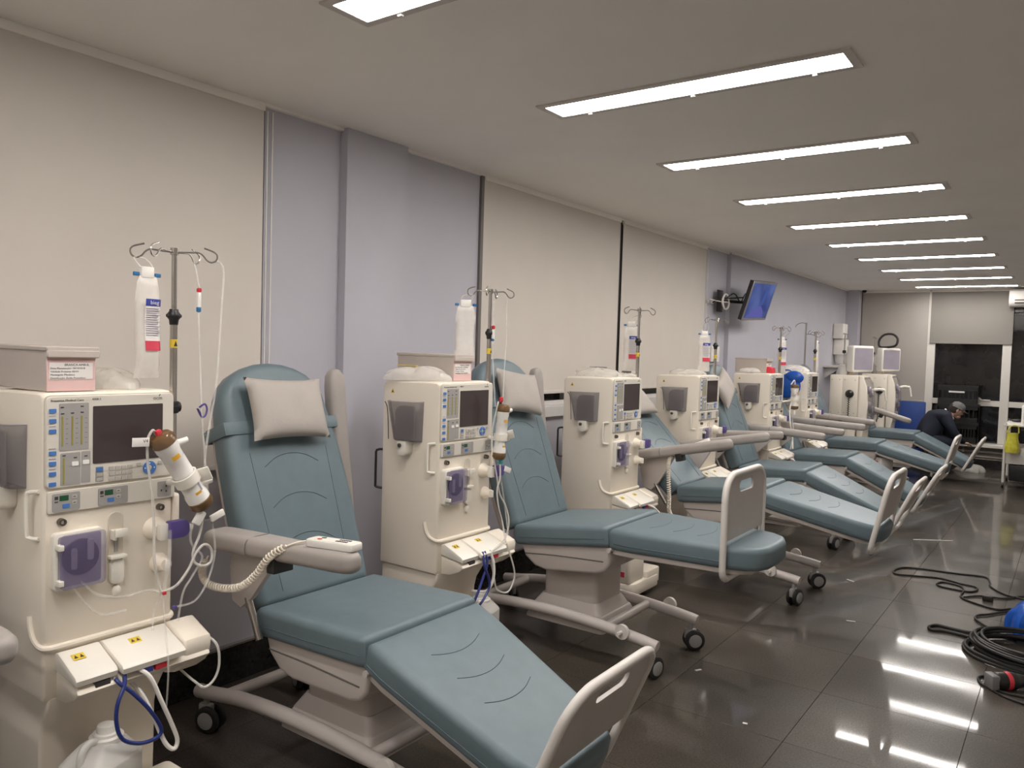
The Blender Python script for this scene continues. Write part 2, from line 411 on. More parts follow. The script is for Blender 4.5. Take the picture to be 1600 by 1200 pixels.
# far wall
g = G()
g.box(-2.85, -1.86, YF, YF + 0.12, 0, CEIL); g.box(-1.86, XR, YF, YF + 0.12, 0, 0.37); g.box(1.3, XR, YF, YF + 0.12, 0.43, CEIL)
wall_far = struct('wall_far', g, 'wall_cream')
w3 = struct('window_3', G().box(-1.86, 1.3, YF + 0.05, YF + 0.06, 0.37, CEIL), 'night_glass')
g = G()
for x in (-1.80, -0.83, 0.25, 1.26): g.box(x - 0.055, x + 0.055, YF - 0.01, YF + 0.05, 0.37, CEIL)
g.obj('window_frame', 'frame_white', w3)
for a, b in ((-1.745, -0.885), (-0.775, 0.195), (0.305, 1.205)):
    G().box(a, b, YF, YF + 0.05, 0.905, 0.985, b=0.003, seg=1).obj('transom', 'frame_white', w3)
G().box(-1.86, 1.3, YF - 0.26, YF + 0.05, 0.325, 0.365, b=0.004, seg=1).obj('window_sill', 'frame_white', w3)
G().box(-0.60 - 0.55, -0.45 - 0.55, YF - 0.03, YF, 0.985, 1.0).tube([(-1.30, YF - 0.02, 0.985), (-1.25, YF - 0.03, 1.03), (-1.17, YF - 0.03, 1.03), (-1.10, YF - 0.02, 0.985)], 0.012, sub=4).obj('window_handle', 'frame_white', w3)
struct('baseboard_far', G().box(-2.80, XR, YF - 0.025, YF, 0, 0.13), 'skirting_granite')
struct('trim_5', G().box(-2.80, XR, YF - 0.028, YF - 0.001, 0.1305, 0.145), 'metal_trim')
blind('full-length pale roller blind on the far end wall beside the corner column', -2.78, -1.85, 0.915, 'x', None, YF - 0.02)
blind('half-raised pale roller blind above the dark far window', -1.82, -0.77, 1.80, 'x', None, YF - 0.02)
struct('wall_right', G().box(XR, XR + 0.1, YB, YF, 0, CEIL), 'wall_white')
struct('wall_back', G().box(XW, XR, YB - 0.1, YB, 0, CEIL), 'wall_white')

# ceiling lamps
LX0, LX1, LY, LDY, LW = -1.952, -0.715, 2.907, 1.2124, 0.149
def make_lamp():
    t = thing('ceiling_lamp', 'lamp', 'ceiling lamp', (0, 0, CEIL))
    hx = (LX1 - LX0) / 2; hy = LW / 2; tr = 0.03
    g = G()
    g.box(-hx - tr, hx + tr, -hy - tr, -hy, -0.008, 0.0).box(-hx - tr, hx + tr, hy, hy + tr, -0.008, 0.0)
    g.box(-hx - tr, -hx, -hy, hy, -0.008, 0.0).box(hx, hx + tr, -hy, hy, -0.008, 0.0)
    g.obj('frame', 'lamp_trim', t)
    G().box(-hx, hx, -hy, hy, -0.0045, -0.001).obj('diffuser', 'lamp_glow', t)
    for x in (-hx * 0.78, 0.0, hx * 0.78): G().box(x - 0.008, x + 0.008, hy + 0.008, hy + 0.02, -0.014, -0.008).obj('clip', 'plate_white', t)
    return t
ORD = ['second', 'third', 'fourth', 'fifth', 'sixth', 'seventh', 'eighth', 'ninth']
lamp0 = make_lamp(); n_l = 0
for i in range(-4, 9):
    t = lamp0 if n_l == 0 else copy_tree(lamp0); n_l += 1
    t.location = ((LX0 + LX1) / 2, LY + LDY * i + LW / 2, CEIL)
    t['group'] = 'recessed ceiling lamps in a row'
    if i <= -1: t['label'] = {-1: 'bright ceiling lamp cut by the top picture edge', -2: 'ceiling lamp directly beside the camera, first one out of the picture', -3: 'ceiling lamp behind the camera, second one out of the picture', -4: 'last ceiling lamp behind the camera, nearest the back wall'}[i]
    elif i == 0: t['label'] = 'largest fully visible long ceiling lamp, first whole one of the row'
    elif i == 8: t['label'] = 'farthest ceiling lamp of the row, next to the air conditioner'
    else: t['label'] = '%s whole ceiling lamp of the row counted from the camera' % ORD[i - 1]
# ================================================================== DIALYSIS MACHINES
W = 0.385
def slab(t, name, m, y0, y1, z0, z1, x=0.004, th=0.002, r=0.0, b=0.0):
    g = G()
    if r > 0: g.prism(rrect(y0, y1, z0, z1, r, 3), 'x', x - th, x, b=b, seg=1)
    else: g.box(x - th, x, y0, y1, z0, z1, b=b, seg=1)
    return g.obj(name, m, t)
def make_machine():
    t = thing('dialysis_machine', 'machine', 'machine')
    # body
    prof = [(-0.36, 0.50), (-0.36, 1.345), (-0.35, 1.362), (-0.335, 1.368), (-0.05, 1.374), (-0.02, 1.372), (-0.006, 1.362), (0.0, 1.345), (0.0, 0.52), (-0.012, 0.50)]
    G().prism(prof, 'y', 0, W, b=0.014, seg=3).obj('body', 'cream', t, 30)
    G().prism([(-0.36, 0.06), (-0.36, 0.505), (-0.004, 0.505), (-0.012, 0.47), (-0.05, 0.41), (-0.062, 0.36), (-0.068, 0.06)], 'y', 0.016, W - 0.016, b=0.012, seg=3).obj('lower_body', 'cream', t, 30)
    bs = G().prism(rrect(-0.40, 0.17, 0.0, W, (0.03, 0.08, 0.02, 0.03), 6), 'z', 0.035, 0.115, b=0.012, seg=2)
    bs.prism(rrect(-0.06, 0.165, 0.22, W + 0.028, 0.02, 4), 'z', 0.06, 0.155, b=0.008, seg=2)
    bs.obj('base', 'cream', t, 30)
    for x in (-0.33, 0.08):
        for y in (0.06, W - 0.06): G().cyl((x, y - 0.014, 0.03), (x, y + 0.014, 0.03), 0.03, n=14).obj('castor', 'wheel_black', t)
    # raised lip between the front and the connector tray, wrapping onto the side
    G().tube([(-0.075, -0.002, 0.735), (-0.066, -0.003, 0.70), (-0.045, -0.003, 0.672), (-0.012, -0.002, 0.660), (0.004, 0.01, 0.657), (0.005, 0.05, 0.656), (0.005, W - 0.05, 0.656), (0.004, W - 0.008, 0.657), (-0.02, W + 0.003, 0.66)], 0.0085, n=8, sub=3).obj('front_lip', 'cream', t)
    # control panel
    cp = slab(t, 'control_panel', 'panel_beige', 0.004, 0.379, 1.106, 1.364, x=0.006, th=0.008, r=0.014, b=0.002)
    slab(t, 'panel_gap', 'cream_dark', 0.001, 0.382, 1.1005, 1.367, x=0.0012, th=0.003, r=0.016)
    X = 0.0072
    slab(cp, 'screen', 'screen_off', 0.131, 0.343, 1.166, 1.333, x=0.0078, th=0.003, r=0.003)
    slab(cp, 'gauge_panel', 'panel_grey', 0.038, 0.119, 1.211, 1.344, x=X, r=0.003)
    slab(cp, 'gauge_panel', 'panel_grey', 0.042, 0.096, 1.112, 1.204, x=X, r=0.003)
    slab(cp, 'gauge_panel', 'panel_grey', 0.099, 0.124, 1.114, 1.205, x=X, r=0.003)
    slab(cp, 'key_panel', 'panel_grey', 0.139, 0.161, 1.112, 1.156, x=X, r=0.002)
    for y, za, zb in ((0.0465, 1.223, 1.307), (0.0734, 1.224, 1.307), (0.099, 1.225, 1.307), (0.0505, 1.116, 1.19)):
        slab(cp, 'level_bar', 'led_olive', y - 0.0022, y + 0.0022, za, zb, x=0.0082)
    for y, z in ((0.046, 1.333), (0.1, 1.334), (0.047, 1.315), (0.0735, 1.316), (0.1, 1.317), (0.051, 1.197), (0.082, 1.189), (0.111, 1.191)):
        slab(cp, 'indicator', 'ink', y - 0.0042, y + 0.0042, z - 0.0016, z + 0.0016, x=0.0082)
    tick = G()
    for y in (0.0585, 0.0855, 0.111):
        for k in range(6): tick.box(0.0074, 0.0078, y - 0.003, y + 0.003, 1.23 + k * 0.014, 1.2308 + k * 0.014)
    tick.obj('scale_marks', 'ink', cp)
    for z in (1.324, 1.296, 1.267, 1.206, 1.177, 1.148, 1.119): slab(cp, 'blue_key', 'button_blue', 0.0115, 0.030, z - 0.0058, z + 0.0058, x=0.0088, th=0.003, r=0.002)
    for z in (1.310, 1.281, 1.219, 1.191, 1.162): slab(cp, 'key_caption', 'print_grey', 0.012, 0.029, z - 0.0012, z + 0.0012, x=0.0072)
    for y, z in ((0.081, 1.172), (0.111, 1.174)): slab(cp, 'white_key', 'button_white', y - 0.0088, y + 0.0088, z - 0.006, z + 0.006, x=0.0092, th=0.003, r=0.002)
    slab(cp, 'blue_key', 'button_blue', 0.1405, 0.1595, 1.142, 1.154, x=0.009, th=0.003, r=0.002)
    for z in (1.1315, 1.119): slab(cp, 'key', 'button_grey', 0.142, 0.158, z - 0.004, z + 0.004, x=0.0086, th=0.002)
    for y in (0.1845, 0.203, 0.222, 0.2405):
        for z in (1.147, 1.132, 1.1165): slab(cp, 'key', 'button_grey', y - 0.0072, y + 0.0072, z - 0.0055, z + 0.0055, x=0.0088, th=0.003, r=0.0015)
    for y in (0.267, 0.336): slab(cp, 'key', 'button_grey', y - 0.0065, y + 0.0065, 1.1455, 1.1555, x=0.0088, th=0.003, r=0.0015)
    cg = [(0.3015 + 0.0205 * math.cos(a), 1.137 + 0.0205 * math.sin(a)) for a in [2 * PI * k / 28 for k in range(28)]]
    ch = [(0.3015 + 0.0085 * math.cos(a), 1.137 + 0.0085 * math.sin(a)) for a in [2 * PI * k / 20 for k in range(20)]]
    G().holed(cg, [ch], 'x', 0.006, 0.0095).obj('dial_ring', 'button_blue', cp)
    G().prism([(0.3015 + 0.0065 * math.cos(a), 1.137 + 0.0065 * math.sin(a)) for a in [2 * PI * k / 16 for k in range(16)]], 'x', 0.006, 0.0105, b=0.001, seg=1).obj('dial_key', 'button_grey', cp)
    for a in range(4): slab(cp, 'dial_mark', 'button_white', 0.3015 + 0.0145 * math.cos(a * PI / 2) - 0.0016, 0.3015 + 0.0145 * math.cos(a * PI / 2) + 0.0016, 1.137 + 0.0145 * math.sin(a * PI / 2) - 0.0016, 1.137 + 0.0145 * math.sin(a * PI / 2) + 0.0016, x=0.0099, th=0.001)
    text('brand_lettering', 'Fresenius Medical Care', 0.0094, 'ink', cp, (0.0066, 0.016, 1.349), FRONT)
    text('model_lettering', '4008 S', 0.0094, 'ink', cp, (0.0066, 0.128, 1.350), FRONT)
    text('logo_lettering', 'ocm', 0.0165, 'ink', cp, (0.0066, 0.3125, 1.345), FRONT)
    G().prism([(0.3295, 1.3565), (0.334, 1.3625), (0.3365, 1.3605), (0.332, 1.3555)], 'x', 0.0062, 0.0068).obj('logo_accent', 'ink_green', cp)
    # module strip
    mp = slab(t, 'module_strip', 'panel_beige', 0.008, 0.385, 1.036, 1.099, x=0.007, th=0.009, r=0.006, b=0.0015)
    for ya, yb in ((0.020, 0.095), (0.146, 0.234)):
        slab(mp, 'module', 'panel_grey', ya, yb, 1.040, 1.092, x=0.0086, th=0.002, r=0.005)
        slab(mp, 'display', 'lcd_green', ya + 0.019, ya + 0.043, 1.070, 1.085, x=0.0095)
        slab(mp, 'indicator', 'ink', ya + 0.006, ya + 0.015, 1.075, 1.084, x=0.0095)
        slab(mp, 'indicator', 'ink', ya + 0.006, ya + 0.015, 1.067, 1.070, x=0.0095)
        slab(mp, 'blue_key', 'button_blue', ya + 0.027, ya + 0.046, 1.049, 1.061, x=0.0100, th=0.003, r=0.002)
        for z in (1.062, 1.079): slab(mp, 'key', 'button_grey', ya + 0.052, ya + 0.066, z - 0.005, z + 0.005, x=0.0098, th=0.002, r=0.0015)
        for z in (1.062, 1.079): slab(mp, 'arrow', 'ink', ya + 0.056, ya + 0.062, z - 0.001, z + 0.001, x=0.0104, th=0.001)
    slab(mp, 'module', 'panel_grey', 0.328, 0.372, 1.043, 1.090, x=0.0086, th=0.002, r=0.004)
    for y, z in ((0.340, 1.062), (0.356, 1.074), (0.356, 1.058)): slab(mp, 'socket_hole', 'ink', y - 0.002, y + 0.002, z - 0.003, z + 0.003, x=0.0094)
    # blood pump with purple door
    pb = G().prism(rrect(0.018, 0.156, 0.818, 0.982, 0.012, 4), 'x', -0.002, 0.024, b=0.004, seg=2).obj('pump_frame', 'cream_white', t)
    slab(pb, 'pump_recess', 'rotor_grey', 0.028, 0.147, 0.828, 0.972, x=0.0255, th=0.002, r=0.008)
    rt_ = G()
    rt_.prism([(0.088 + 0.052 * math.cos(2 * PI * k / 24), 0.908 + 0.052 * math.sin(2 * PI * k / 24)) for k in range(24)], 'x', 0.025, 0.031, b=0.002, seg=1)
    rt_.obj('pump_rotor', 'rotor_dark', pb)
    rg = G(); rg.prism(rrect(0.060, 0.076, 0.875, 0.935, 0.006, 3), 'x', 0.031, 0.036, b=0.001, seg=1).prism(rrect(0.104, 0.122, 0.895, 0.955, 0.006, 3), 'x', 0.031, 0.036, b=0.001, seg=1)
    rg.obj('rotor_roller', 'rotor_grey', pb)
    G().prism(rrect(0.026, 0.152, 0.824, 0.979, 0.012, 4), 'x', 0.040, 0.047, b=0.003, seg=2).obj('pump_door', 'purple_clear', pb)
    for z in (0.845, 0.945): G().box(0.026, 0.05, 0.020, 0.034, z - 0.008, z + 0.008, b=0.002).obj('hinge', 'cream_white', pb)
    # ports
    for y in (0.046, 0.338):
        po = G().lathe([(0.0, 0.010), (0.005, 0.010), (0.006, 0.016), (0.010, 0.016), (0.011, 0.0)], 16, Matrix.Translation((0.0, y, 1.010)) @ Matrix.Rotation(R(90), 4, 'Y')).obj('port', 'brass_dark', t)
        G().cyl((0.004, y, 1.010), (0.0115, y, 1.010), 0.0048, n=10).obj('port_core', 'cream_white', po)
    # syringe pump
    sp = G().prism(rrect(0.178, 0.224, 0.795, 1.016, 0.022, 6), 'x', -0.002, 0.003, b=0.002, seg=1).obj('syringe_pump', 'cream_dark', t)  # flat panel, darker cream imitates the shade of an inset channel
    sc = G().box(0.002, 0.034, 0.184, 0.220, 0.952, 0.964, b=0.002).box(0.002, 0.03, 0.184, 0.192, 0.935, 0.960, b=0.002).box(0.024, 0.036, 0.184, 0.222, 0.944, 0.968, b=0.002)
    sc.obj('syringe_clamp', 'cream_white', sp)
    G().box(0.002, 0.006, 0.196, 0.207, 0.895, 0.945).obj('slide_slot', 'panel_grey', sp)
    G().box(0.002, 0.026, 0.176, 0.226, 0.878, 0.888, b=0.002).prism(rrect(0.180, 0.222, 0.800, 0.878, 0.018, 5), 'x', 0.002, 0.018, b=0.006, seg=2).obj('syringe_cup', 'cream_white', sp)
    # right hand bosses and clamps
    MX = Matrix.Rotation(R(90), 4, 'Y')
    bo = G().lathe([(0.036, 0.0), (0.034, 0.01), (0.027, 0.022), (0.024, 0.045), (0.0, 0.045)], 24, Matrix.Translation((0.0, 0.322, 0.945)) @ MX).obj('bubble_catcher', 'cream', t)
    G().box(0.042, 0.066, 0.306, 0.340, 0.918, 0.968, b=0.003).obj('catcher_clamp', 'cream_white', bo)
    G().prism(rrect(0.330, 0.396, 0.920, 0.974, (0.004, 0.02, 0.02, 0.004), 4), 'x', 0.050, 0.078, b=0.004, seg=2).obj('purple_clamp', 'purple', bo)
    G().box(0.056, 0.070, 0.394, 0.414, 0.938, 0.954, b=0.003).obj('clamp_tab', 'cream_white', bo)
    b2 = G().lathe([(0.030, 0.0), (0.028, 0.012), (0.021, 0.024), (0.018, 0.044), (0.0, 0.044)], 24, Matrix.Translation((0.0, 0.338, 0.835)) @ MX).obj('line_clamp', 'cream', t)
    G().box(0.042, 0.054, 0.331, 0.345, 0.818, 0.852, b=0.003).obj('clamp_bar', 'white_plastic', b2)
    G().ball((0.004, 0.203, 0.778), 0.012, 0.014, 0.018).obj('drip_knob', 'cream_white', t)
    G().prism(rrect(-0.06, 0.006, 0.905, 1.045, 0.01, 3), 'y', W - 0.002, W + 0.018, b=0.003).obj('side_flange', 'cream', t)
    # connector tray
    tr = G().prism([(-0.004, 0.500), (-0.004, 0.585), (0.075, 0.575), (0.118, 0.560), (0.125, 0.548), (0.105, 0.528), (0.05, 0.505)], 'y', 0.035, W + 0.058, b=0.008, seg=2).obj('connector_tray', 'cream', t)
    def lid(y0, y1, xf, name='tray_lid'):
        return G().prism([(-0.002, 0.590), (-0.002, 0.636), (0.018, 0.643), (xf - 0.008, 0.598), (xf, 0.588), (xf - 0.004, 0.572), (0.06, 0.580)], 'y', y0, y1, b=0.006, seg=2).obj(name, 'cream_white', tr)
    lid(0.030, 0.148, 0.128); lid(0.154, 0.350, 0.140)
    G().prism([(-0.002, 0.52), (-0.002, 0.638), (0.02, 0.645), (0.115, 0.606), (0.122, 0.590), (0.118, 0.555), (0.095, 0.520), (0.05, 0.490), (0.0, 0.475)], 'y', 0.356, W + 0.064, b=0.010, seg=3).obj('tray_end', 'cream', tr)
    sl = (0.598 - 0.643) / (0.120 - 0.018)
    for y in (0.072, 0.236):
        st = G(); st.box(-0.012, 0.012, -0.017, 0.017, 0.0, 0.0008, M=Matrix.Translation((0.052, y, 0.643 + sl * (0.052 - 0.018) + 0.0016)) @ Matrix.Rotation(-math.atan(sl), 4, 'Y'))
        st.obj('warning_sticker', 'yellow', tr)
        tg = G()
        for dy in (-0.008, 0.008): tg.prism([(-0.006 , dy - 0.0055), (0.007, dy - 0.0), (-0.006 , dy + 0.0055)][::1], 'z', 0.0008, 0.0014, M=Matrix.Translation((0.052, y, 0.643 + sl * (0.052 - 0.018) + 0.0016)) @ Matrix.Rotation(-math.atan(sl), 4, 'Y') @ Matrix.Rotation(PI, 4, 'Z'))
        tg.obj('warning_triangle', 'ink', tr)
    G().box(0.05, 0.122, 0.085, 0.128, 0.548, 0.568, b=0.002).obj('tray_socket', 'ink', tr)
    G().box(0.06, 0.130, 0.215, 0.250, 0.552, 0.570, b=0.002).obj('tray_socket', 'blue_print', tr)
    G().box(0.06, 0.132, 0.256, 0.292, 0.552, 0.570, b=0.002).obj('tray_socket', 'red', tr)
    # cuff pocket on the side
    ck = G()
    def pocket(u, v):
        xa = -0.308 + 0.040 * (1 - v); xb = -0.095 - 0.006 * (1 - v); x = xa + (xb - xa) * u
        d = 0.046 * min(1.0, (math.sin(PI * min(max(u, 0.0), 1.0)) * 2.4)) ** 0.6 * (0.82 + 0.18 * v)
        return (x, -0.002 - d, 1.100 + 0.175 * v + 0.004 * u * v)
    ck.grid(pocket, 24, 6)
    fl = [pocket(i / 24, 0) for i in range(25)]
    ck.bm.faces.new([ck.bm.verts.new(p) for p in fl])
    bmesh.ops.remove_doubles(ck.bm, verts=ck.bm.verts[:], dist=1e-5)
    bmesh.ops.solidify(ck.bm, geom=ck.bm.faces[:], thickness=0.004)
    cko = ck.obj('cuff_pocket', 'smoke_clear', t)
    fp = G()
    fl_ = rrect(-0.225, -0.102, 1.104, 1.262, (0.006, 0.006, 0.006, 0.045), 8)
    fp.prism(fl_, 'y', -0.056, -0.050, b=0.002, seg=1)
    fp.obj('pocket_flap', 'smoke_clear', cko)
    G().tube([(-0.262, -0.0555, 1.102), (-0.266, -0.0555, 1.18), (-0.272, -0.0555, 1.24), (-0.282, -0.0535, 1.262), (-0.30, -0.045, 1.272)], 0.0022, n=5, sub=3).obj('flap_edge', 'rotor_dark', cko)
    G().tube([pocket(i / 24, 1) for i in range(25)], 0.002, n=5).obj('pocket_rim', 'rotor_grey', cko)
    hk = G().prism(rrect(-0.215, -0.160, 1.030, 1.098, (0.024, 0.024, 0.004, 0.004), 5), 'y', -0.05, 0.0, b=0.005, seg=2).obj('pocket_bracket', 'cream_white', t)
    G().lathe([(0.0, 0.0), (0.010, 0.0), (0.010, 0.006), (0.004, 0.008), (0.0, 0.008)], 12, Matrix.Translation((-0.195, -0.05, 1.078)) @ Matrix.Rotation(R(90), 4, 'X')).obj('bracket_screw', 'brass_dark', hk)
    G().prism([(-0.305, 1.312), (-0.283, 1.312), (-0.294, 1.334)], 'y', -0.0015, 0.0).obj('warning_sticker', 'yellow', t)
    G().prism([(-0.2995, 1.3155), (-0.2885, 1.3155), (-0.294, 1.326)], 'y', -0.0022, -0.0015).obj('warning_mark', 'ink', t)
    # handles
    G().tube([(-0.02, -0.003, 1.098), (-0.045, -0.018, 1.095), (-0.05, -0.022, 1.08), (-0.05, -0.022, 0.985), (-0.045, -0.018, 0.968), (-0.02, -0.003, 0.965)], 0.006, n=8, sub=3).obj('side_handle', 'cream_white', t)
    G().tube([(-0.355, 0.004, 1.04), (-0.38, -0.012, 1.035), (-0.382, -0.014, 1.0), (-0.382, -0.014, 0.88), (-0.38, -0.012, 0.86), (-0.355, 0.004, 0.855)], 0.006, n=8, sub=2).obj('rear_handle', 'black_plastic', t)
    # label on the lower body, hose stubs
    lb = slab(t, 'info_label', 'paper', 0.10, 0.18, 0.145, 0.25, x=-0.060, th=0.006)
    slab(lb, 'label_band', 'red_print', 0.10, 0.18, 0.145, 0.168, x=-0.0585, th=0.002)
    # infusion pole
    px, py = -0.05, W + 0.026
    po = G().cyl((px, py, 0.92), (px, py, 1.61), 0.0115, n=14).obj('infusion_pole', 'steel', t)
    G().cyl((px, py, 1.60), (px, py, 1.815), 0.0085, n=12).obj('upper_rod', 'steel', po)
    G().cyl((px, py, 1.80), (px, py, 1.822), 0.013, n=14).obj('rod_cap', 'steel', po)
    kn = G().lathe([(0.0, 0.0), (0.013, 0.0), (0.015, 0.016), (0.021, 0.024), (0.021, 0.034), (0.015, 0.042), (0.013, 0.05), (0.0, 0.05)], 16, Matrix.Translation((px, py, 1.578)))
    kn.cyl((px, py - 0.024, 1.607), (px, py + 0.024, 1.607), 0.006, n=8)
    kn.obj('height_knob', 'black_plastic', po)
    G().cyl((px, py - 0.018, 1.315), (px, py + 0.02, 1.315), 0.017, n=14).box(px - 0.016, px + 0.016, py - 0.03, py + 0.012, 1.295, 1.335, b=0.004).obj('pole_clamp', 'black_plastic', po)
    G().box(px - 0.02, px + 0.012, py - 0.03, py + 0.012, 0.92, 0.95, b=0.003).obj('pole_foot', 'cream_white', po)
    G().tube([(px, py, 1.505), (px, py, 1.532)], 0.0122, n=14, caps=False).obj('pole_sticker', 'yellow', po)
    G().prism([(py - 0.006, 1.510), (py + 0.006, 1.510), (py, 1.527)], 'x', px + 0.0118, px + 0.0128).obj('sticker_mark', 'ink', po)
    for a in (62, 112, 248, 298):
        ca, sa = math.cos(R(a)), math.sin(R(a))
        pth = [(0.0, 1.808), (0.05, 1.811), (0.072, 1.812), (0.086, 1.803), (0.096, 1.790), (0.110, 1.784), (0.124, 1.790), (0.128, 1.806), (0.118, 1.818), (0.088, 1.828)]
        G().tube([(px + ca * r, py + sa * r, z) for r, z in pth], 0.0028, n=6, sub=3).obj('hook', 'steel', po)
    return t
M_POS = [(-2.30, 1.00, 0.0), (-2.30, 2.66, 0.0), (-2.30, 4.27, 0.0), (-2.30, 5.63, 0.0), (-2.30, 7.31, 0.0), (-2.30, 8.56, 0.0)]
M_LAB = ['nearest cream dialysis machine at the left picture edge, pink box on top',
         'cream dialysis machine between the first and second chairs, beige box on top',
         'cream dialysis machine behind the second chair, third from the camera',
         'cream dialysis machine right of the third reclined chair, fourth from the camera',
         'cream dialysis machine with a red pack on top, fifth from the camera',
         'cream dialysis machine beside a blue bag, sixth and farthest of its kind']
machine0 = make_machine(); MACH = []
for k, (x, y, a) in enumerate(M_POS):
    t = machine0 if k == 0 else copy_tree(machine0)
    t.location = (x, y, 0); t.rotation_euler = (0, 0, a); t['label'] = M_LAB[k]; t['group'] = 'cream dialysis machines along the wall'
    MACH.append(t)
def mp(k, p): return (M_POS[k][0] + p[0], M_POS[k][1] + p[1], p[2])
# ================================================================== TREATMENT CHAIRS
ME = {}
def chair_meshes():
    # backrest: origin at the hinge, z along the back, front face at x=0
    out = []
    L, hb, ht = 0.95, 0.270, 0.255
    for (y, z) in [(-hb + 0.03, 0.0)]: out.append((y, z))
    out += [(hb - 0.03, 0.0), (hb - 0.006, 0.012), (hb, 0.04), (hb + 0.012, 0.35), (hb + 0.004, 0.60), (ht, 0.74)]
    for k in range(1, 12):
        a = PI * k / 12; out.append((ht * math.cos(a) * (1 if k != 6 else 0), 0.74 + 0.21 * math.sin(a) ** 0.8))
    out += [(-ht, 0.74), (-hb - 0.004, 0.60), (-hb - 0.012, 0.35), (-hb, 0.04), (-hb + 0.006, 0.012)]
    ME['back'] = G().prism(out, 'x', -0.11, 0.0, b=0.042, seg=6).mesh('backrest', 'teal_vinyl', 50)
    def seam(pts, r=0.0017): return G().tube(pts, r, n=5, sub=4)
    ME['bseams'] = [seam([(0.0004, -0.13, z), (0.0004, -0.07, z + 0.033), (0.0004, 0.0, z + 0.045), (0.0004, 0.07, z + 0.033), (0.0004, 0.13, z)]).mesh('seam', 'teal_seam') for z in (0.20, 0.36, 0.52)]
    ME['bside'] = [seam([(0.0004, s * 0.165, 0.05), (0.0004, s * 0.175, 0.3), (0.0004, s * 0.185, 0.58)], 0.0013).mesh('seam', 'teal_seam') for s in (-1, 1)]
    ME['bshell'] = G().prism([(y * 0.93, z * 0.97 + 0.012) for y, z in out], 'x', -0.135, -0.10, b=0.012, seg=2).mesh('back_shell', 'chair_plastic')
    # strap round the top of the backrest
    st = G(); yy = 0.268
    st.box(-0.118, 0.004, -yy - 0.005, -yy + 0.002, 0.655, 0.705, b=0.002).box(-0.118, 0.004, yy - 0.002, yy + 0.005, 0.655, 0.705, b=0.002).box(0.0, 0.005, -yy, yy, 0.655, 0.705, b=0.002).box(-0.141, -0.136, -yy, yy, 0.655, 0.705, b=0.002)
    ME['strap'] = st.mesh('headrest_strap', 'teal_vinyl')
    # seat: origin at hinge, x forward, top at z=0.06
    def rounded(pts, th, b): return G().prism(pts, 'z', -th, 0.0, b=b, seg=6)
    ME['seat'] = rounded([(0.0, -0.285), (0.02, -0.292), (0.52, -0.292), (0.548, -0.28), (0.552, -0.25), (0.552, 0.25), (0.548, 0.28), (0.52, 0.292), (0.02, 0.292), (0.0, 0.285)], 0.105, 0.036).mesh('seat', 'teal_vinyl', 50)
    ME['seatseam'] = G().tube([(0.03, -0.2935, -0.062), (0.3, -0.2935, -0.064), (0.53, -0.2905, -0.062)], 0.0018, n=5).mesh('seam', 'teal_seam')
    # legrest: origin at the knee, x along the leg
    lo = [(x * 1.045, y) for x, y in [(0.0, -0.27), (0.02, -0.28), (0.10, -0.282), (0.55, -0.235), (0.62, -0.215), (0.67, -0.175), (0.695, -0.11), (0.70, 0.0), (0.695, 0.11), (0.67, 0.175), (0.62, 0.215), (0.55, 0.235), (0.10, 0.282), (0.02, 0.28), (0.0, 0.27)]]
    ME['leg'] = rounded(lo, 0.105, 0.038).mesh('legrest', 'teal_vinyl', 50)
    ME['lseams'] = [seam([(x - 0.026, -0.125, 0.0004), (x - 0.004, -0.065, 0.0004), (x + 0.004, 0.0, 0.0004), (x - 0.004, 0.065, 0.0004), (x - 0.026, 0.125, 0.0004)], 0.0014).mesh('seam', 'teal_seam') for x in (0.17, 0.29, 0.41)]
    ME['lpipe'] = G().tube([(0.03, -0.283, -0.068), (0.10, -0.284, -0.07), (0.55, -0.238, -0.07), (0.62, -0.218, -0.07)], 0.002, n=5).mesh('seam', 'teal_seam')
    ME['lboard'] = G().prism([(x * 0.9 + 0.01, y * 0.93) for x, y in lo], 'z', -0.128, -0.098, b=0.006).mesh('legrest_board', 'chair_plastic')
    # under-seat shell
    sh = [(0.015, -0.10), (0.535, -0.10), (0.545, -0.135), (0.530, -0.195), (0.500, -0.228), (0.455, -0.240), (0.155, -0.235), (0.09, -0.215), (0.035, -0.165)]
    ME['shell'] = G().prism(sh, 'y', -0.262, 0.262, b=0.016, seg=3).mesh('seat_shell', 'chair_plastic')
    ME['groove'] = G().tube([(0.04, -0.2625, -0.150), (0.25, -0.2625, -0.158), (0.50, -0.2625, -0.178)], 0.003, n=5, sub=3).mesh('shell_groove', 'rail_dark')
    ME['pin'] = G().cyl((0.548, -0.285, -0.118), (0.548, 0.285, -0.118), 0.011, n=12).mesh('hinge_pin', 'chair_tube')
    # pedestal
    pg = G().prism(rrect(0.10, 0.42, -0.14, 0.14, 0.03, 4), 'z', 0.18, 0.44, b=0.006)
    pg.prism(rrect(0.02, 0.50, -0.205, 0.205, 0.03, 4), 'z', 0.125, 0.20, scale1=0.84, c1=(0.26, 0), b=0.01)
    pg.prism(rrect(0.05, 0.46, -0.17, 0.17, 0.03, 4), 'z', 0.195, 0.25, scale1=0.82, c1=(0.26, 0))
    ME['pedestal'] = pg.mesh('pedestal', 'chair_plastic')
    # base tubes
    for s, nm in ((-1, 'r'), (1, 'l')):
        ME['tube' + nm] = G().tube([(-0.42, s * 0.238, 0.145), (-0.33, s * 0.238, 0.158), (-0.12, s * 0.238, 0.190), (0.15, s * 0.238, 0.205), (0.40, s * 0.238, 0.200), (0.62, s * 0.238, 0.183), (0.75, s * 0.238, 0.168), (0.81, s * 0.238, 0.158)], 0.027, n=14, sub=4).mesh('base_tube', 'chair_tube')
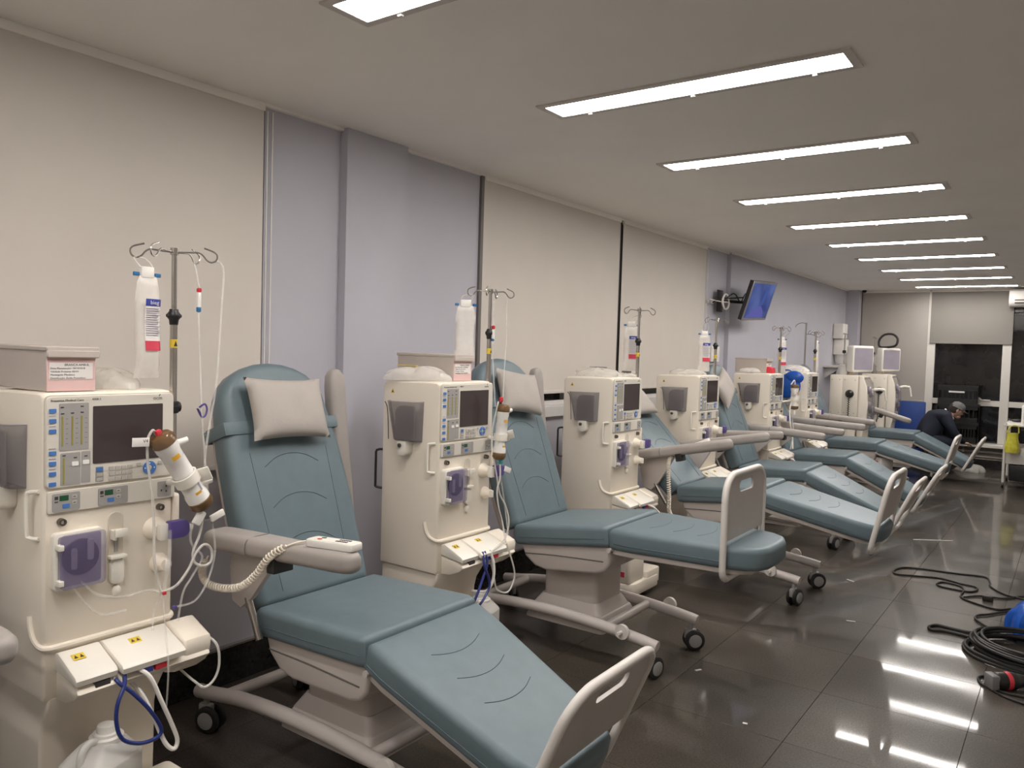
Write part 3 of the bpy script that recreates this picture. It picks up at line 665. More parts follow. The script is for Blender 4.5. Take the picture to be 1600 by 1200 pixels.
    ME['cross'] = G().cyl((0.53, -0.23, 0.188), (0.53, 0.23, 0.188), 0.022, n=12).mesh('cross_tube', 'chair_tube')
    ME['crossb'] = G().cyl((-0.25, -0.23, 0.172), (-0.25, 0.23, 0.172), 0.022, n=12).mesh('cross_tube', 'chair_tube')
    ME['pedal'] = G().cyl((0.0, 0, 0), (0.0, 0.018, 0), 0.036, n=20).cyl((0, 0.018, 0), (0, 0.06, 0.0), 0.009, n=8).mesh('pedal', 'plate_white')
    # castors
    fk = G().cyl((0, 0, 0.105), (0, 0, 0.145), 0.012, n=10).box(-0.03, 0.03, -0.012, 0.012, 0.055, 0.108, b=0.006).cyl((0.018, -0.034, 0.052), (0.018, 0.034, 0.052), 0.007, n=8)
    ME['fork'] = fk.mesh('castor', 'wheel_hub')
    ME['wheel'] = G().lathe([(0.0, -0.011), (0.036, -0.012), (0.046, -0.011), (0.052, -0.006), (0.052, 0.006), (0.046, 0.011), (0.036, 0.012), (0.0, 0.011)], 22, Matrix.Rotation(R(90), 4, 'X')).mesh('wheel', 'wheel_black')
    ME['hub'] = G().lathe([(0.0, 0.0135), (0.030, 0.0135), (0.034, 0.0115), (0.034, -0.0115), (0.030, -0.0135), (0.0, -0.0135)], 18, Matrix.Rotation(R(90), 4, 'X')).mesh('hub', 'wheel_hub')
    # footplate: loop of tube round the legrest, panel with a hand slot
    yh, zb, zt, rr = 0.258, -0.150, 0.315, 0.105
    lp = [(0.0, y, z) for y, z in rrect(-yh, yh, zb, zt, (0.05, 0.05, rr, rr), 6)]
    ME['loop'] = G().tube(lp, 0.0155, n=12, closed=True).mesh('footplate_frame', 'plate_white')
    ME['fpanel'] = G().holed(rrect(-yh + 0.006, yh - 0.006, 0.022, zt - 0.004, (0.01, 0.01, rr - 0.006, rr - 0.006), 6), [rrect(-0.095, 0.095, 0.225, 0.277, 0.024, 6)], 'x', -0.006, 0.006).mesh('footplate_panel', 'plate_panel')
    # armrest: origin at the pivot, x forward
    ap = [(-0.20, -0.030), (-0.185, -0.052), (-0.15, -0.060), (0.05, -0.056), (0.30, -0.044), (0.46, -0.044), (0.51, -0.038), (0.535, -0.020), (0.54, 0.0), (0.535, 0.020), (0.51, 0.038), (0.46, 0.044), (0.30, 0.044), (0.05, 0.056), (-0.15, 0.060), (-0.185, 0.052), (-0.20, 0.030)]
    ME['arm'] = G().prism(ap, 'z', -0.032, 0.036, b=0.026, seg=5).mesh('armrest', 'arm_pad', 50)
    ME['armseam'] = G().tube([(0.06, -0.058, -0.02), (0.058, -0.0585, 0.0), (0.06, -0.05, 0.026), (0.07, -0.02, 0.0365), (0.07, 0.03, 0.0365)], 0.002, n=5, sub=2).mesh('seam', 'rail_dark')
    ME['armbrk'] = G().prism([(-0.12, -0.02), (0.14, -0.02), (0.10, -0.07), (-0.02, -0.20), (-0.08, -0.24), (-0.13, -0.22), (-0.14, -0.10)], 'y', -0.012, 0.012, b=0.004).mesh('arm_bracket', 'chair_plastic')
    ME['armclamp'] = G().box(0.16, 0.20, -0.050, 0.03, -0.07, -0.02, b=0.004).mesh('arm_clamp', 'black_plastic')
    ME['armpost'] = G().cyl((-0.05, 0, -0.20), (0.01, 0, -0.34), 0.013, n=10).mesh('arm_post', 'steel')
chair_meshes()
PW, PH, PT = 0.37, 0.255, 0.085
def pillow_mesh():
    g = G()
    def f(sgn):
        def q(u, v):
            a, b = 2 * u - 1, 2 * v - 1
            pinch = 1 - 0.085 * (1 - abs(a) ** 2) * abs(b) ** 3
            pin2 = 1 - 0.07 * (1 - abs(b) ** 2) * abs(a) ** 3
            t = ((1 - a ** 4) * (1 - b ** 4)) ** 0.55 * (0.8 + 0.2 * math.cos(a * 1.2) * math.cos(b * 1.2))
            return (sgn * PT / 2 * t, a * PW / 2 * pin2, b * PH / 2 * pinch)
        return q
    g.grid(f(1), 20, 16).grid(f(-1), 20, 16)
    return g.mesh('pillow', 'pillow_cloth', 80)
PILLOW = pillow_mesh()
def castor(parent, loc, rz):
    c = put('castor', ME['fork'], parent, loc, (0, 0, rz))
    for s in (-1, 1):
        put('wheel', ME['wheel'], c, (0.018, s * 0.021, 0.052)); put('hub', ME['hub'], c, (0.018, s * 0.023, 0.052))
def chair(label, loc, back, tilt, leg, arms=(None, None), plate=0.50, hz=0.60, rz=0.0, cast=(20, 160, 75, 40), pillow=None, strap=True):
    """loc: floor point below the back hinge.  arms: (near, far): None, ('down', pitch, dz) or ('up',)"""
    t = thing('treatment_chair', label, 'chair', (loc[0], loc[1], 0), rz, 'teal treatment chairs in a row')
    S = math.sin; Cc = math.cos
    b = put('backrest', ME['back'], t, (0.01, 0, hz - 0.02), (0, -R(back), 0))
    for m in ME['bseams'] + ME['bside']: put('seam', m, b)
    put('back_shell', ME['bshell'], b)
    if strap: put('headrest_strap', ME['strap'], b)
    st = put('seat', ME['seat'], t, (0, 0, hz), (0, -R(tilt), 0))
    put('seam', ME['seatseam'], st)
    sh = put('seat_shell', ME['shell'], t, (0, 0, hz), (0, -R(tilt), 0)); put('shell_groove', ME['groove'], sh); put('hinge_pin', ME['pin'], sh)
    kx, kz = 0.558 * Cc(R(tilt)), hz + 0.558 * S(R(tilt))
    lg = put('legrest', ME['leg'], t, (kx, 0, kz - 0.012), (0, R(leg), 0))
    for m in ME['lseams']: put('seam', m, lg)
    put('seam', ME['lpipe'], lg); put('legrest_board', ME['lboard'], lg)
    if plate:
        fp = put('footplate', ME['loop'], t, (kx + plate * Cc(R(leg)), 0, kz - 0.012 - plate * S(R(leg))), (0, R(leg), 0))
        put('footplate_panel', ME['fpanel'], fp)
    put('pedestal', ME['pedestal'], t)
    put('base_tube', ME['tuber'], t); put('base_tube', ME['tubel'], t); put('cross_tube', ME['cross'], t); put('cross_tube', ME['crossb'], t)
    put('pedal', ME['pedal'], t, (0.64, 0.262, 0.20)); put('pedal', ME['pedal'], t, (0.64, -0.262, 0.20), (0, 0, PI))
    for (x, y), a in zip(((-0.37, -0.238), (-0.37, 0.238), (0.775, -0.238), (0.775, 0.238)), cast): castor(t, (x, y, 0.0), R(a))
    for s, a in zip((-1, 1), arms):
        if a is None: continue
        if a[0] == 'down':
            ar = put('armrest', ME['arm'], t, (0.0 + (a[3] if len(a) > 3 else 0), s * (a[4] if len(a) > 4 else 0.36), 0.835 + a[2]), (0, -R(a[1]), 0))
            put('seam', ME['armseam'], ar); put('arm_bracket', ME['armbrk'], ar, (0, -s * 0.03, 0)); put('arm_post', ME['armpost'], ar, (0, -s * 0.03, 0)); put('arm_clamp', ME['armclamp'], ar)
        else:
            ar = put('armrest', ME['arm'], t, (-0.25, s * 0.325, 0.885), (0, -R(96), 0))
            put('seam', ME['armseam'], ar)
            put('arm_post', G().cyl((-0.30, 0, 0.02), (-0.14, 0, 0.0), 0.011, n=10).mesh('arm_post', 'plate_white'), ar)
    if pillow:
        d, off, tw, lab = pillow
        # centre of the pillow on the front of the backrest
        ang = R(back); px = 0.01 - S(ang) * d + Cc(ang) * (PT / 2 + 0.006); pz = hz - 0.02 + Cc(ang) * d + S(ang) * (PT / 2 + 0.006)
        p = put('pillow', PILLOW, None)
        Mw = Matrix.Translation((loc[0], loc[1], 0)) @ Matrix.Rotation(rz, 4, 'Z') @ Matrix.Translation((px, off, pz)) @ Matrix.Rotation(-ang, 4, 'Y') @ Matrix.Rotation(R(tw), 4, 'X')
        p.matrix_world = Mw
        tag(p, lab, 'pillow', 'off-white pillows strapped to the backrests')
    return t
CH = [(-2.34, 2.02), (-2.34, 3.60), (-2.13, 5.17), (-2.30, 6.83), (-2.28, 8.14), (-2.33, 9.78), (-2.22, 11.55)]
chair('nearest teal reclining treatment chair with the hand control on its armrest', CH[0], 20.5, 2, 23, (('down', 3, 0.0, 0.05), ('up',)), plate=0.68, hz=0.585, pillow=(0.735, 0.0, -2, 'off-white pillow on the nearest teal chair'))
chair('second teal treatment chair, its legrest raised level and footplate upright', CH[1], 21, 8, 0, (None, ('up',)), plate=0.56, hz=0.62, pillow=(0.72, 0.02, -8, 'off-white pillow on the second teal chair, behind the second machine'))
chair('third teal treatment chair, back reclined flat between third and fourth machines', CH[2], 44, 6, 12, (('down', 12, 0.03, -0.13), ('down', 11, 0.03, -0.13)), plate=0.69, hz=0.65, pillow=(0.72, 0.0, 0, 'off-white pillow mostly hidden behind the third machine'))
chair('fourth teal treatment chair, back upright beside the fifth machine', CH[3], 22, 3, 24, (('down', 4, 0.02, -0.15), ('down', -3, 0.03, 0.0)), plate=0.74, hz=0.60, pillow=(0.70, -0.12, 28, 'off-white pillow slipping sideways off the fourth upright chair'))
chair('fifth teal treatment chair, left of the sixth cream machine', CH[4], 24, 2, 27, (('down', -3, 0.03, 0.0), ('down', -2, 0.03, 0.05, 0.315)), plate=0.71, hz=0.60)
chair('sixth teal treatment chair, in front of the two tall-screened machines', CH[5], 22, 1, 15, (('down', -4, 0.03), None), plate=0.70, hz=0.60)
chair('farthest teal treatment chair, next to the crouching person', CH[6], 24, 0, 26, (('down', -16, 0.06), None), plate=0.68, hz=0.60)
# ================================================================== THINGS ON AND AROUND THE MACHINES
def rel(pts, o): return [(p[0] - o[0], p[1] - o[1], p[2] - o[2]) for p in pts]

def saline_bag(label, top, w, h, yaw, hook, printed=True, front=True):
    """top: centre of the bag's upper edge (world); hook: point it hangs from"""
    t = thing('saline_bag', label, 'infusion bag', (top[0], top[1], top[2] - h), yaw, 'saline bags hanging from the poles')
    def f(sg):
        def q(u, v):
            a = 2 * u - 1; nar = 0.72 + 0.28 * min(1, (1 - v) * 5) if v > 0.8 else 1.0
            th = 0.020 * (1 - a ** 4) ** 0.6 * (math.sin(PI * min(1, v * 1.15 + 0.02)) ** 0.5 if v < 0.85 else 0.6 * (1 - v) / 0.15)
            return (sg * th + 0.004 * math.sin(v * 9), a * w / 2 * nar * (1 - 0.05 * math.sin(PI * v)), v * h)
        return q
    G().grid(f(1), 10, 18).grid(f(-1), 10, 18).obj('pouch', 'bag_clear', t, 80)
    G().box(-0.006, 0.006, -w * 0.25, w * 0.25, h - 0.006, h + 0.028, b=0.003).obj('neck', 'white_plastic', t)
    for s in (-1, 1): G().box(-0.005, 0.005, s * w * 0.42 - 0.009, s * w * 0.42 + 0.009, h - 0.002, h + 0.010, b=0.002).obj('blue_cap', 'blue_cap', t)
    hk = Matrix.Rotation(-yaw, 3, 'Z') @ Vector((hook[0] - top[0], hook[1] - top[1], hook[2] - top[2] + h))
    G().tube([(0, -w * 0.24, h + 0.024), (hk.x * 0.6, hk.y * 0.6 - w * 0.25, (h + 0.024 + hk.z) / 2 + 0.01), tuple(hk), (hk.x * 0.6, hk.y * 0.6 + w * 0.25, (h + 0.024 + hk.z) / 2 + 0.01), (0, w * 0.24, h + 0.024)], 0.0026, n=6, sub=5).obj('hanger', 'tube_white', t)
    if printed:
        sg = 1 if front else -1; xa = 0.0215 * sg
        ly0, ly1 = -w * 0.20, w * 0.46; lz0, lz1 = h * 0.27, h * 0.775
        def lp(y0, y1, z0, z1, d):
            g = G()
            def q(u, v):
                y = y0 + (y1 - y0) * u; z = z0 + (z1 - z0) * v; a = min(0.98, abs(y / (w / 2)))
                return (sg * (0.021 * (1 - a ** 4) ** 0.6 + 0.0012 + d) + 0.004 * math.sin(z / h * 9), y, z)
            return g.grid(q, 6, 6)
        lb = lp(ly0, ly1, lz0, lz1, 0).obj('bag_label', 'paper', t, 80)
        lp(ly0, ly1, lz1 - 0.022, lz1, 0.0006).obj('blue_band', 'blue_print', lb, 80)
        lp(ly0, ly1, lz0, lz0 + 0.030, 0.0006).obj('red_band', 'red_print', lb, 80)
        g = G()
        for k in range(13):
            z = lz1 - 0.030 - k * 0.0068
            if z < lz0 + 0.036: break
            yb = ly1 - 0.004 - random.random() * 0.018; ya = ly0 + 0.004
            x = sg * (0.021 + 0.0032) + 0.004 * math.sin(z / h * 9)
            g.box(min(x, x - sg * 0.003), max(x, x - sg * 0.003), ya, yb, z, z + 0.0016)
        g.obj('print_lines', 'print_grey', lb)
        if sg > 0: text('lettering', 'bieg', 0.017, 'paper', lb, (xa + 0.004, ly0 + 0.014, lz1 - 0.0165), FRONT)
    return t
def hk(k, a): # world position of the low point of a hook of machine k
    r = 0.110; return (M_POS[k][0] - 0.05 + r * math.cos(R(a)), M_POS[k][1] + W + 0.026 + r * math.sin(R(a)), 1.785)
saline_bag('clear saline bag with blue and red label above the nearest machine', (-2.345, 1.318, 1.725), 0.082, 0.315, 0.0, hk(0, 248))
saline_bag('blank saline bag with two blue caps above the second machine', (-2.41, 2.955, 1.735), 0.105, 0.275, R(-35), hk(1, 248), printed=False)
saline_bag('saline bag with blue and red label behind the third machine pole', (-2.43, 4.735, 1.71), 0.105, 0.30, R(-45), hk(2, 112))
saline_bag('saline bag with blue and red label above the fourth machine', (-2.40, 5.93, 1.69), 0.10, 0.29, R(-45), hk(3, 248))
saline_bag('creased saline bag hanging right of the fifth machine pole', (-2.37, 7.835, 1.70), 0.10, 0.34, R(-40), hk(4, 62))
saline_bag('empty narrow saline bag hanging by the wall dispensers', (-2.42, 9.30, 1.70), 0.07, 0.33, R(-20), (-2.40, 9.30, 1.772), printed=False)
# slim pole that carries the last bag, standing behind the sixth chair
t = thing('drip_stand', 'slim dark drip stand between the sixth machine and the dispensers', 'drip stand', (-2.55, 9.30, 0))
G().cyl((0, 0, 0.03), (0, 0, 1.93), 0.010, n=10).obj('pole', 'steel', t)
G().tube([(0, 0, 1.92), (-0.05, 0.0, 1.93), (-0.10, 0.0, 1.91), (-0.12, 0.0, 1.88)], 0.004, n=6, sub=3).tube([(0, 0, 1.80), (0.06, 0.0, 1.80), (0.12, 0.0, 1.775), (0.15, 0.0, 1.770), (0.17, 0.0, 1.79)], 0.004, n=6, sub=3).obj('hook', 'steel', t)
for a in (20, 140, 260): G().tube([(0, 0, 0.06), (0.13 * math.cos(R(a)), 0.13 * math.sin(R(a)), 0.014)], 0.010, n=8).obj('foot', 'steel', t)

# --- boxes on top
def carton(label, k, x0, x1, y0, y1, h, txt, pink='box_pink'):
    cx, cy = (x0 + x1) / 2, (y0 + y1) / 2; z = 1.3745
    t = thing('storage_box', label, 'box', mp(k, (cx, cy, z)), 0, 'boxes on top of the machines')
    hx, hy = (x1 - x0) / 2, (y1 - y0) / 2
    G().box(-hx, hx, -hy, hy, 0, h - 0.012, b=0.003, seg=1).obj('box_body', 'box_beige', t)
    G().box(hx - 0.004, hx + 0.0015, -hy + 0.001, hy - 0.001, 0.001, h - 0.012, b=0.001, seg=1).obj('front_panel', pink, t)
    ld = G().box(-hx - 0.004, hx + 0.012, -hy - 0.004, hy + 0.006, h - 0.014, h, b=0.003, seg=1).box(hx, hx + 0.014, -hy - 0.003, hy + 0.006, h - 0.032, h - 0.010, b=0.003, seg=1)
    ld.obj('lid', 'box_beige', t)
    lb = G().box(hx + 0.0015, hx + 0.0028, -hy * 0.90, hy * 0.86, h * 0.27, h * 0.64).obj('paper_label', 'paper', t)
    for i, ln in enumerate(txt):
        text('lettering', ln, 0.0092 if i == 0 else 0.0078, 'ink', lb, (hx + 0.003, (-0.30 if i == 0 else -0.86) * hy, h * 0.57 - i * h * 0.072), FRONT)
    return t
TXT = ['BRANCA AMBUL', 'Data Manutenção: 18/10/2018', 'Validade Próxima: 02/19', 'Montagem: Mecânica', 'Desinfecção: Ácido Peracético']
carton('pink-fronted beige box with a paper label on the nearest machine', 0, -0.42, -0.035, 0.022, 0.158, 0.128, TXT)
carton('low beige box with a pink labelled end on the second machine', 1, -0.42, -0.06, 0.155, 0.29, 0.125, TXT)
carton('long plain beige box on the fifth machine', 4, -0.40, -0.10, 0.16, 0.32, 0.14, TXT[:2], 'box_beige')

# --- crumpled clear wrappers on top
def wrapper(label, k, c, r, seed, m='wrap_clear', extra=None):
    rnd = random.Random(seed); ph = [rnd.random() * 6.28 for _ in range(8)]
    t = thing('plastic_wrapper', label, 'plastic bag', mp(k, (c[0], c[1], 1.3745)), rnd.random() * 0.6, 'crumpled wrappers on top of the machines')
    def q(u, v):
        a = 2 * PI * u; rr = math.sin(v * PI / 2); zz = math.cos(v * PI / 2)
        n = 1 + 0.10 * math.sin(3 * a + ph[0]) + 0.09 * math.sin(5 * a + ph[1] + 4 * v) + 0.06 * math.sin(9 * a + ph[2] + 7 * v)
        m2 = 1 + 0.16 * math.sin(4 * a + ph[3]) * rr + 0.10 * math.sin(7 * a + ph[4]) * rr
        return (r[0] * rr * n * math.cos(a), r[1] * rr * n * math.sin(a), max(0.0, r[2] * zz ** 0.8 * m2 if zz > 0 else 0))
    G().grid(q, 36, 10, wrap=True).obj('film', m, t, 30)
    if extra: extra(t)
    return t
wrapper('crumpled clear plastic wrapper behind the screen of the nearest machine', 0, (-0.17, 0.262, 0), (0.11, 0.085, 0.062), 3)
def tape(t): G().box(-0.05, 0.05, -0.014, 0.014, 0.066, 0.069, M=Matrix.Rotation(R(-20), 4, 'Z') @ Matrix.Translation((-0.05, -0.02, 0.0))).obj('yellow_tape', 'yellow', t)
wrapper('milky plastic bag with yellow tape on the second machine', 1, (-0.20, 0.072, 0), (0.155, 0.062, 0.064), 5, 'bag_clear', tape)
def strip(t): G().box(-0.06, 0.06, -0.006, 0.006, 0.056, 0.060).obj('black_strip', 'ink', t)
wrapper('domed clear wrapper with a black strip on the third machine', 2, (-0.19, 0.14, 0), (0.15, 0.12, 0.056), 7, 'wrap_clear', strip)
wrapper('small wrapper with a dark card beside the dome on the third machine', 2, (-0.07, 0.30, 0), (0.06, 0.075, 0.030), 8, 'wrap_clear', lambda t: G().box(-0.03, 0.03, -0.03, 0.02, 0.030, 0.034, M=Matrix.Rotation(R(12), 4, 'X')).obj('dark_card', 'ink', t))
wrapper('crumpled clear plastic wrapper on the fourth machine', 3, (-0.18, 0.18, 0), (0.14, 0.15, 0.045), 9)
wrapper('white plastic wrapper on the fifth machine, beside the red pack', 4, (-0.24, 0.10, 0), (0.10, 0.07, 0.045), 11, 'bag_clear')
wrapper('tall white plastic wrapper on the sixth machine', 5, (-0.20, 0.17, 0), (0.14, 0.14, 0.075), 13, 'bag_clear')
tag(G().prism([(-0.05, 0.0), (0.05, 0.0), (0.045, 0.05), (0.0, 0.062), (-0.045, 0.055)], 'y', -0.05, 0.05, b=0.008).obj('red_pack', 'red', None, loc=mp(4, (-0.09, 0.24 - 0.02, 1.3745 + 0.0))), 'small red pack lying on the fifth machine', 'pack')

# --- dialyzers clamped beside the machines
def dialyzer(label, a, b, brk, r=0.032):
    A, B = Vector(a), Vector(b); d = (B - A); L = d.length
    t = thing('dialyzer', label, 'dialyzer', tuple(A), 0, 'white dialyzer cylinders clamped to machines')
    rot = d.to_track_quat('Z', 'X').to_matrix().to_4x4()
    def lat(prof, name, m, par=t): return G().lathe(prof, 22, rot).obj(name, m, par)
    cs = lat([(0.0, 0.0), (r * 1.12, 0.0), (r * 1.12, 0.022), (r, 0.034), (r, L - 0.034), (r * 1.12, L - 0.022), (r * 1.12, L), (0.0, L)], 'casing', 'fibre_white')
    lat([(r * 1.02, 0.058), (r * 1.012, 0.0585), (r * 1.012, 0.115), (r * 1.02, 0.1155)], 'printed_band', 'paper', cs)
    c1 = lat([(r * 1.14, 0.004), (r * 1.2, 0.002), (r * 1.2, -0.016), (r * 0.95, -0.028), (r * 0.3, -0.032), (0.0, -0.032)], 'end_cap', 'amber_cap')
    c2 = lat([(r * 1.14, L - 0.004), (r * 1.2, L - 0.002), (r * 1.2, L + 0.016), (r * 0.95, L + 0.028), (r * 0.3, L + 0.032), (0.0, L + 0.032)], 'end_cap', 'amber_cap')
    z1 = rot @ Vector((0, 0, 0.014)); z2 = rot @ Vector((0, 0, L - 0.05)); sd = Vector((0.10, 0.95, 0.25)).normalized()
    G().cyl(tuple(z1 + sd * r * 0.8), tuple(z1 + sd * (r + 0.034)), 0.010, n=12).obj('side_port', 'white_plastic', t)
    G().cyl(tuple(z2 + sd * r * 0.8), tuple(z2 + sd * (r + 0.034)), 0.010, n=12).obj('side_port', 'white_plastic', t)
    # stickers, wrapped on the side that faces the room
    def patch(h0, h1, a0, a1, m, name):
        def q(u, v):
            an = R(a0 + (a1 - a0) * u); return rot @ Vector((r * 1.025 * math.cos(an), r * 1.025 * math.sin(an), h0 + (h1 - h0) * v))
        G().grid(q, 5, 2).obj(name, m, cs)
    dirv = rot.to_3x3().transposed() @ Vector((1, -0.35, 0)); base = math.degrees(math.atan2(dirv.y, dirv.x))
    patch(0.040, 0.054, base - 30, base + 15, 'orange_sticker', 'sticker')
    patch(L - 0.040, L - 0.022, base - 28, base + 8, 'orange_sticker', 'sticker')
    patch(0.125, 0.185 if L > 0.2 else 0.15, base - 42, base - 30, 'print_grey', 'barcode')
    # holder
    zc = rot @ Vector((0, 0, L * 0.62)); bk = Vector(brk) - A
    g = G().tube([tuple(zc), tuple((zc + bk) * 0.5 + Vector((0, 0, -0.004))), tuple(bk)], 0.010, n=10)
    g.lathe([(r * 1.05, L * 0.62 - 0.016), (r * 1.22, L * 0.62 - 0.016), (r * 1.22, L * 0.62 + 0.016), (r * 1.05, L * 0.62 + 0.016)], 22, rot)
    g.obj('holder', 'cream_white', t)
    pz = rot @ Vector((0, 0, L * 0.62)) + Vector((0.02, r + 0.012, 0.01))
    G().box(-0.024, 0.024, -0.003, 0.003, -0.022, 0.022, b=0.002, M=Matrix.Translation(pz) @ Matrix.Rotation(R(25), 4, 'X') @ Matrix.Rotation(R(40), 4, 'Z')).obj('paddle', 'cream_white', t)
    return t
dialyzer('white dialyzer with amber ends slanting across the nearest machine', (-2.205, 1.297, 1.222), (-2.205, 1.415, 1.035), (-2.285, 1.36, 1.085))
dialyzer('upright white dialyzer with brown ends beside the second machine', (-2.205, 3.005, 1.238), (-2.215, 2.997, 1.035), (-2.30, 3.02, 1.10), 0.027)
dialyzer('wrapped dialyzer pack between the fifth and sixth machines', (-2.20, 7.74, 1.24), (-2.20, 7.74, 1.06), (-2.29, 7.66, 1.10), 0.034)

# --- blood lines
def lines(label, base, paths, clamps=()):
    t = thing('blood_line_set', label, 'tubing', base, 0, 'clear blood lines hung on the machines')
    for pts, r, m in paths: G().tube(rel(pts, base), r, n=7, sub=6).obj('line', m, t)
    for nm, c, size, rot, m in clamps:
        G().box(-size[0] / 2, size[0] / 2, -size[1] / 2, size[1] / 2, -size[2] / 2, size[2] / 2, b=min(size) * 0.3, M=Matrix.Translation(Vector(c) - Vector(base)) @ Euler(rot).to_matrix().to_4x4()).obj(nm, m, t)
    return t
T = 'tube_clear'
l1 = lines('clear blood lines looping around the nearest machine', (-2.23, 1.40, 0.70), [
    ([(-2.32, 1.533, 1.79), (-2.32, 1.555, 1.79), (-2.315, 1.566, 1.76), (-2.30, 1.552, 1.68), (-2.29, 1.538, 1.557), (-2.27, 1.513, 1.39), (-2.25, 1.472, 1.228), (-2.24, 1.456, 1.127), (-2.23, 1.465, 1.004)], 0.0038, T),
    ([(-2.32, 1.46, 1.785), (-2.30, 1.467, 1.70), (-2.30, 1.465, 1.637), (-2.29, 1.462, 1.555), (-2.28, 1.462, 1.432), (-2.26, 1.455, 1.31), (-2.25, 1.459, 1.188), (-2.23, 1.462, 1.046)], 0.0030, T),
    ([(-2.215, 1.275, 1.249), (-2.205, 1.261, 1.262), (-2.205, 1.248, 1.243), (-2.21, 1.247, 1.209), (-2.21, 1.251, 1.151), (-2.215, 1.266, 1.072), (-2.215, 1.273, 0.974), (-2.21, 1.272, 0.879), (-2.22, 1.29, 0.80), (-2.22, 1.301, 0.765)], 0.0042, 'tube_white'),
    ([(-2.21, 1.434, 0.991), (-2.21, 1.421, 0.922), (-2.21, 1.40, 0.875), (-2.21, 1.405, 0.838), (-2.20, 1.43, 0.823), (-2.20, 1.456, 0.833), (-2.20, 1.456, 0.871), (-2.195, 1.429, 0.892), (-2.195, 1.402, 0.873), (-2.20, 1.377, 0.822), (-2.20, 1.337, 0.781), (-2.22, 1.301, 0.765)], 0.0042, 'tube_white'),
    ([(-2.22, 1.418, 0.992), (-2.22, 1.397, 0.935), (-2.22, 1.402, 0.89), (-2.22, 1.438, 0.846), (-2.21, 1.397, 0.795), (-2.20, 1.361, 0.755), (-2.20, 1.344, 0.67)], 0.0036, T),
    ([(-2.22, 1.468, 0.97), (-2.21, 1.476, 0.861), (-2.20, 1.446, 0.776), (-2.20, 1.402, 0.719), (-2.22, 1.35, 0.708)], 0.0036, T),
    ([(-2.27, 1.09, 0.835), (-2.265, 1.131, 0.79), (-2.26, 1.201, 0.767), (-2.25, 1.274, 0.771), (-2.225, 1.305, 0.763)], 0.0036, T),
    ([(-2.27, 1.064, 0.83), (-2.268, 1.104, 0.765), (-2.27, 1.149, 0.725), (-2.27, 1.22, 0.72)], 0.0036, T),
    ([(-2.225, 1.305, 0.763), (-2.24, 1.289, 0.70), (-2.22, 1.275, 0.655)], 0.0034, T),
    ([(-2.225, 1.309, 0.763), (-2.19, 1.299, 0.65), (-2.15, 1.285, 0.56), (-2.15, 1.28, 0.44)], 0.0028, T),
    ([(-2.225, 1.33, 0.95), (-2.22, 1.325, 0.86), (-2.225, 1.309, 0.763)], 0.0060, T),
], [('red_cap', (-2.215, 1.308, 0.762), (0.010, 0.012, 0.012), (0, 0, 0), 'red'),
    ('red_cap', (-2.205, 1.279, 1.252), (0.016, 0.018, 0.022), (0.4, 0, 0), 'red'),
    ('name_tag', (-2.20, 1.222, 1.230), (0.003, 0.052, 0.026), (-0.05, 0, 0), 'paper'),
    ('white_clamp', (-2.20, 1.412, 0.978), (0.018, 0.026, 0.046), (-0.6, 0, 0), 'white_plastic'),
    ('white_clamp', (-2.20, 1.476, 0.976), (0.010, 0.050, 0.022), (0.35, 0, 0), 'white_plastic'),
    ('purple_cap', (-2.22, 1.345, 0.708), (0.010, 0.014, 0.010), (0, 0, 0), 'purple'),
    ('drip_chamber', (-2.30, 1.466, 1.66), (0.013, 0.013, 0.05), (0, 0, 0), 'white_plastic'),
    ('red_cap', (-2.30, 1.467, 1.692), (0.013, 0.014, 0.014), (0, 0, 0), 'red'),
    ('blue_cap', (-2.30, 1.466, 1.630), (0.013, 0.013, 0.018), (0, 0, 0), 'blue_cap')])
G().tube(rel([(-2.26, 1.447, 1.318), (-2.26, 1.466, 1.328), (-2.26, 1.474, 1.312), (-2.26, 1.468, 1.290), (-2.26, 1.455, 1.288), (-2.26, 1.440, 1.315), (-2.26, 1.452, 1.296)], (-2.23, 1.40, 0.70)), 0.0034, n=6, sub=3).obj('purple_clamp', 'purple', l1)
text('lettering', 'V4', 0.014, 'ink', l1, rel([(-2.1983, 1.228, 1.228)], (-2.23, 1.40, 0.70))[0], FRONT)
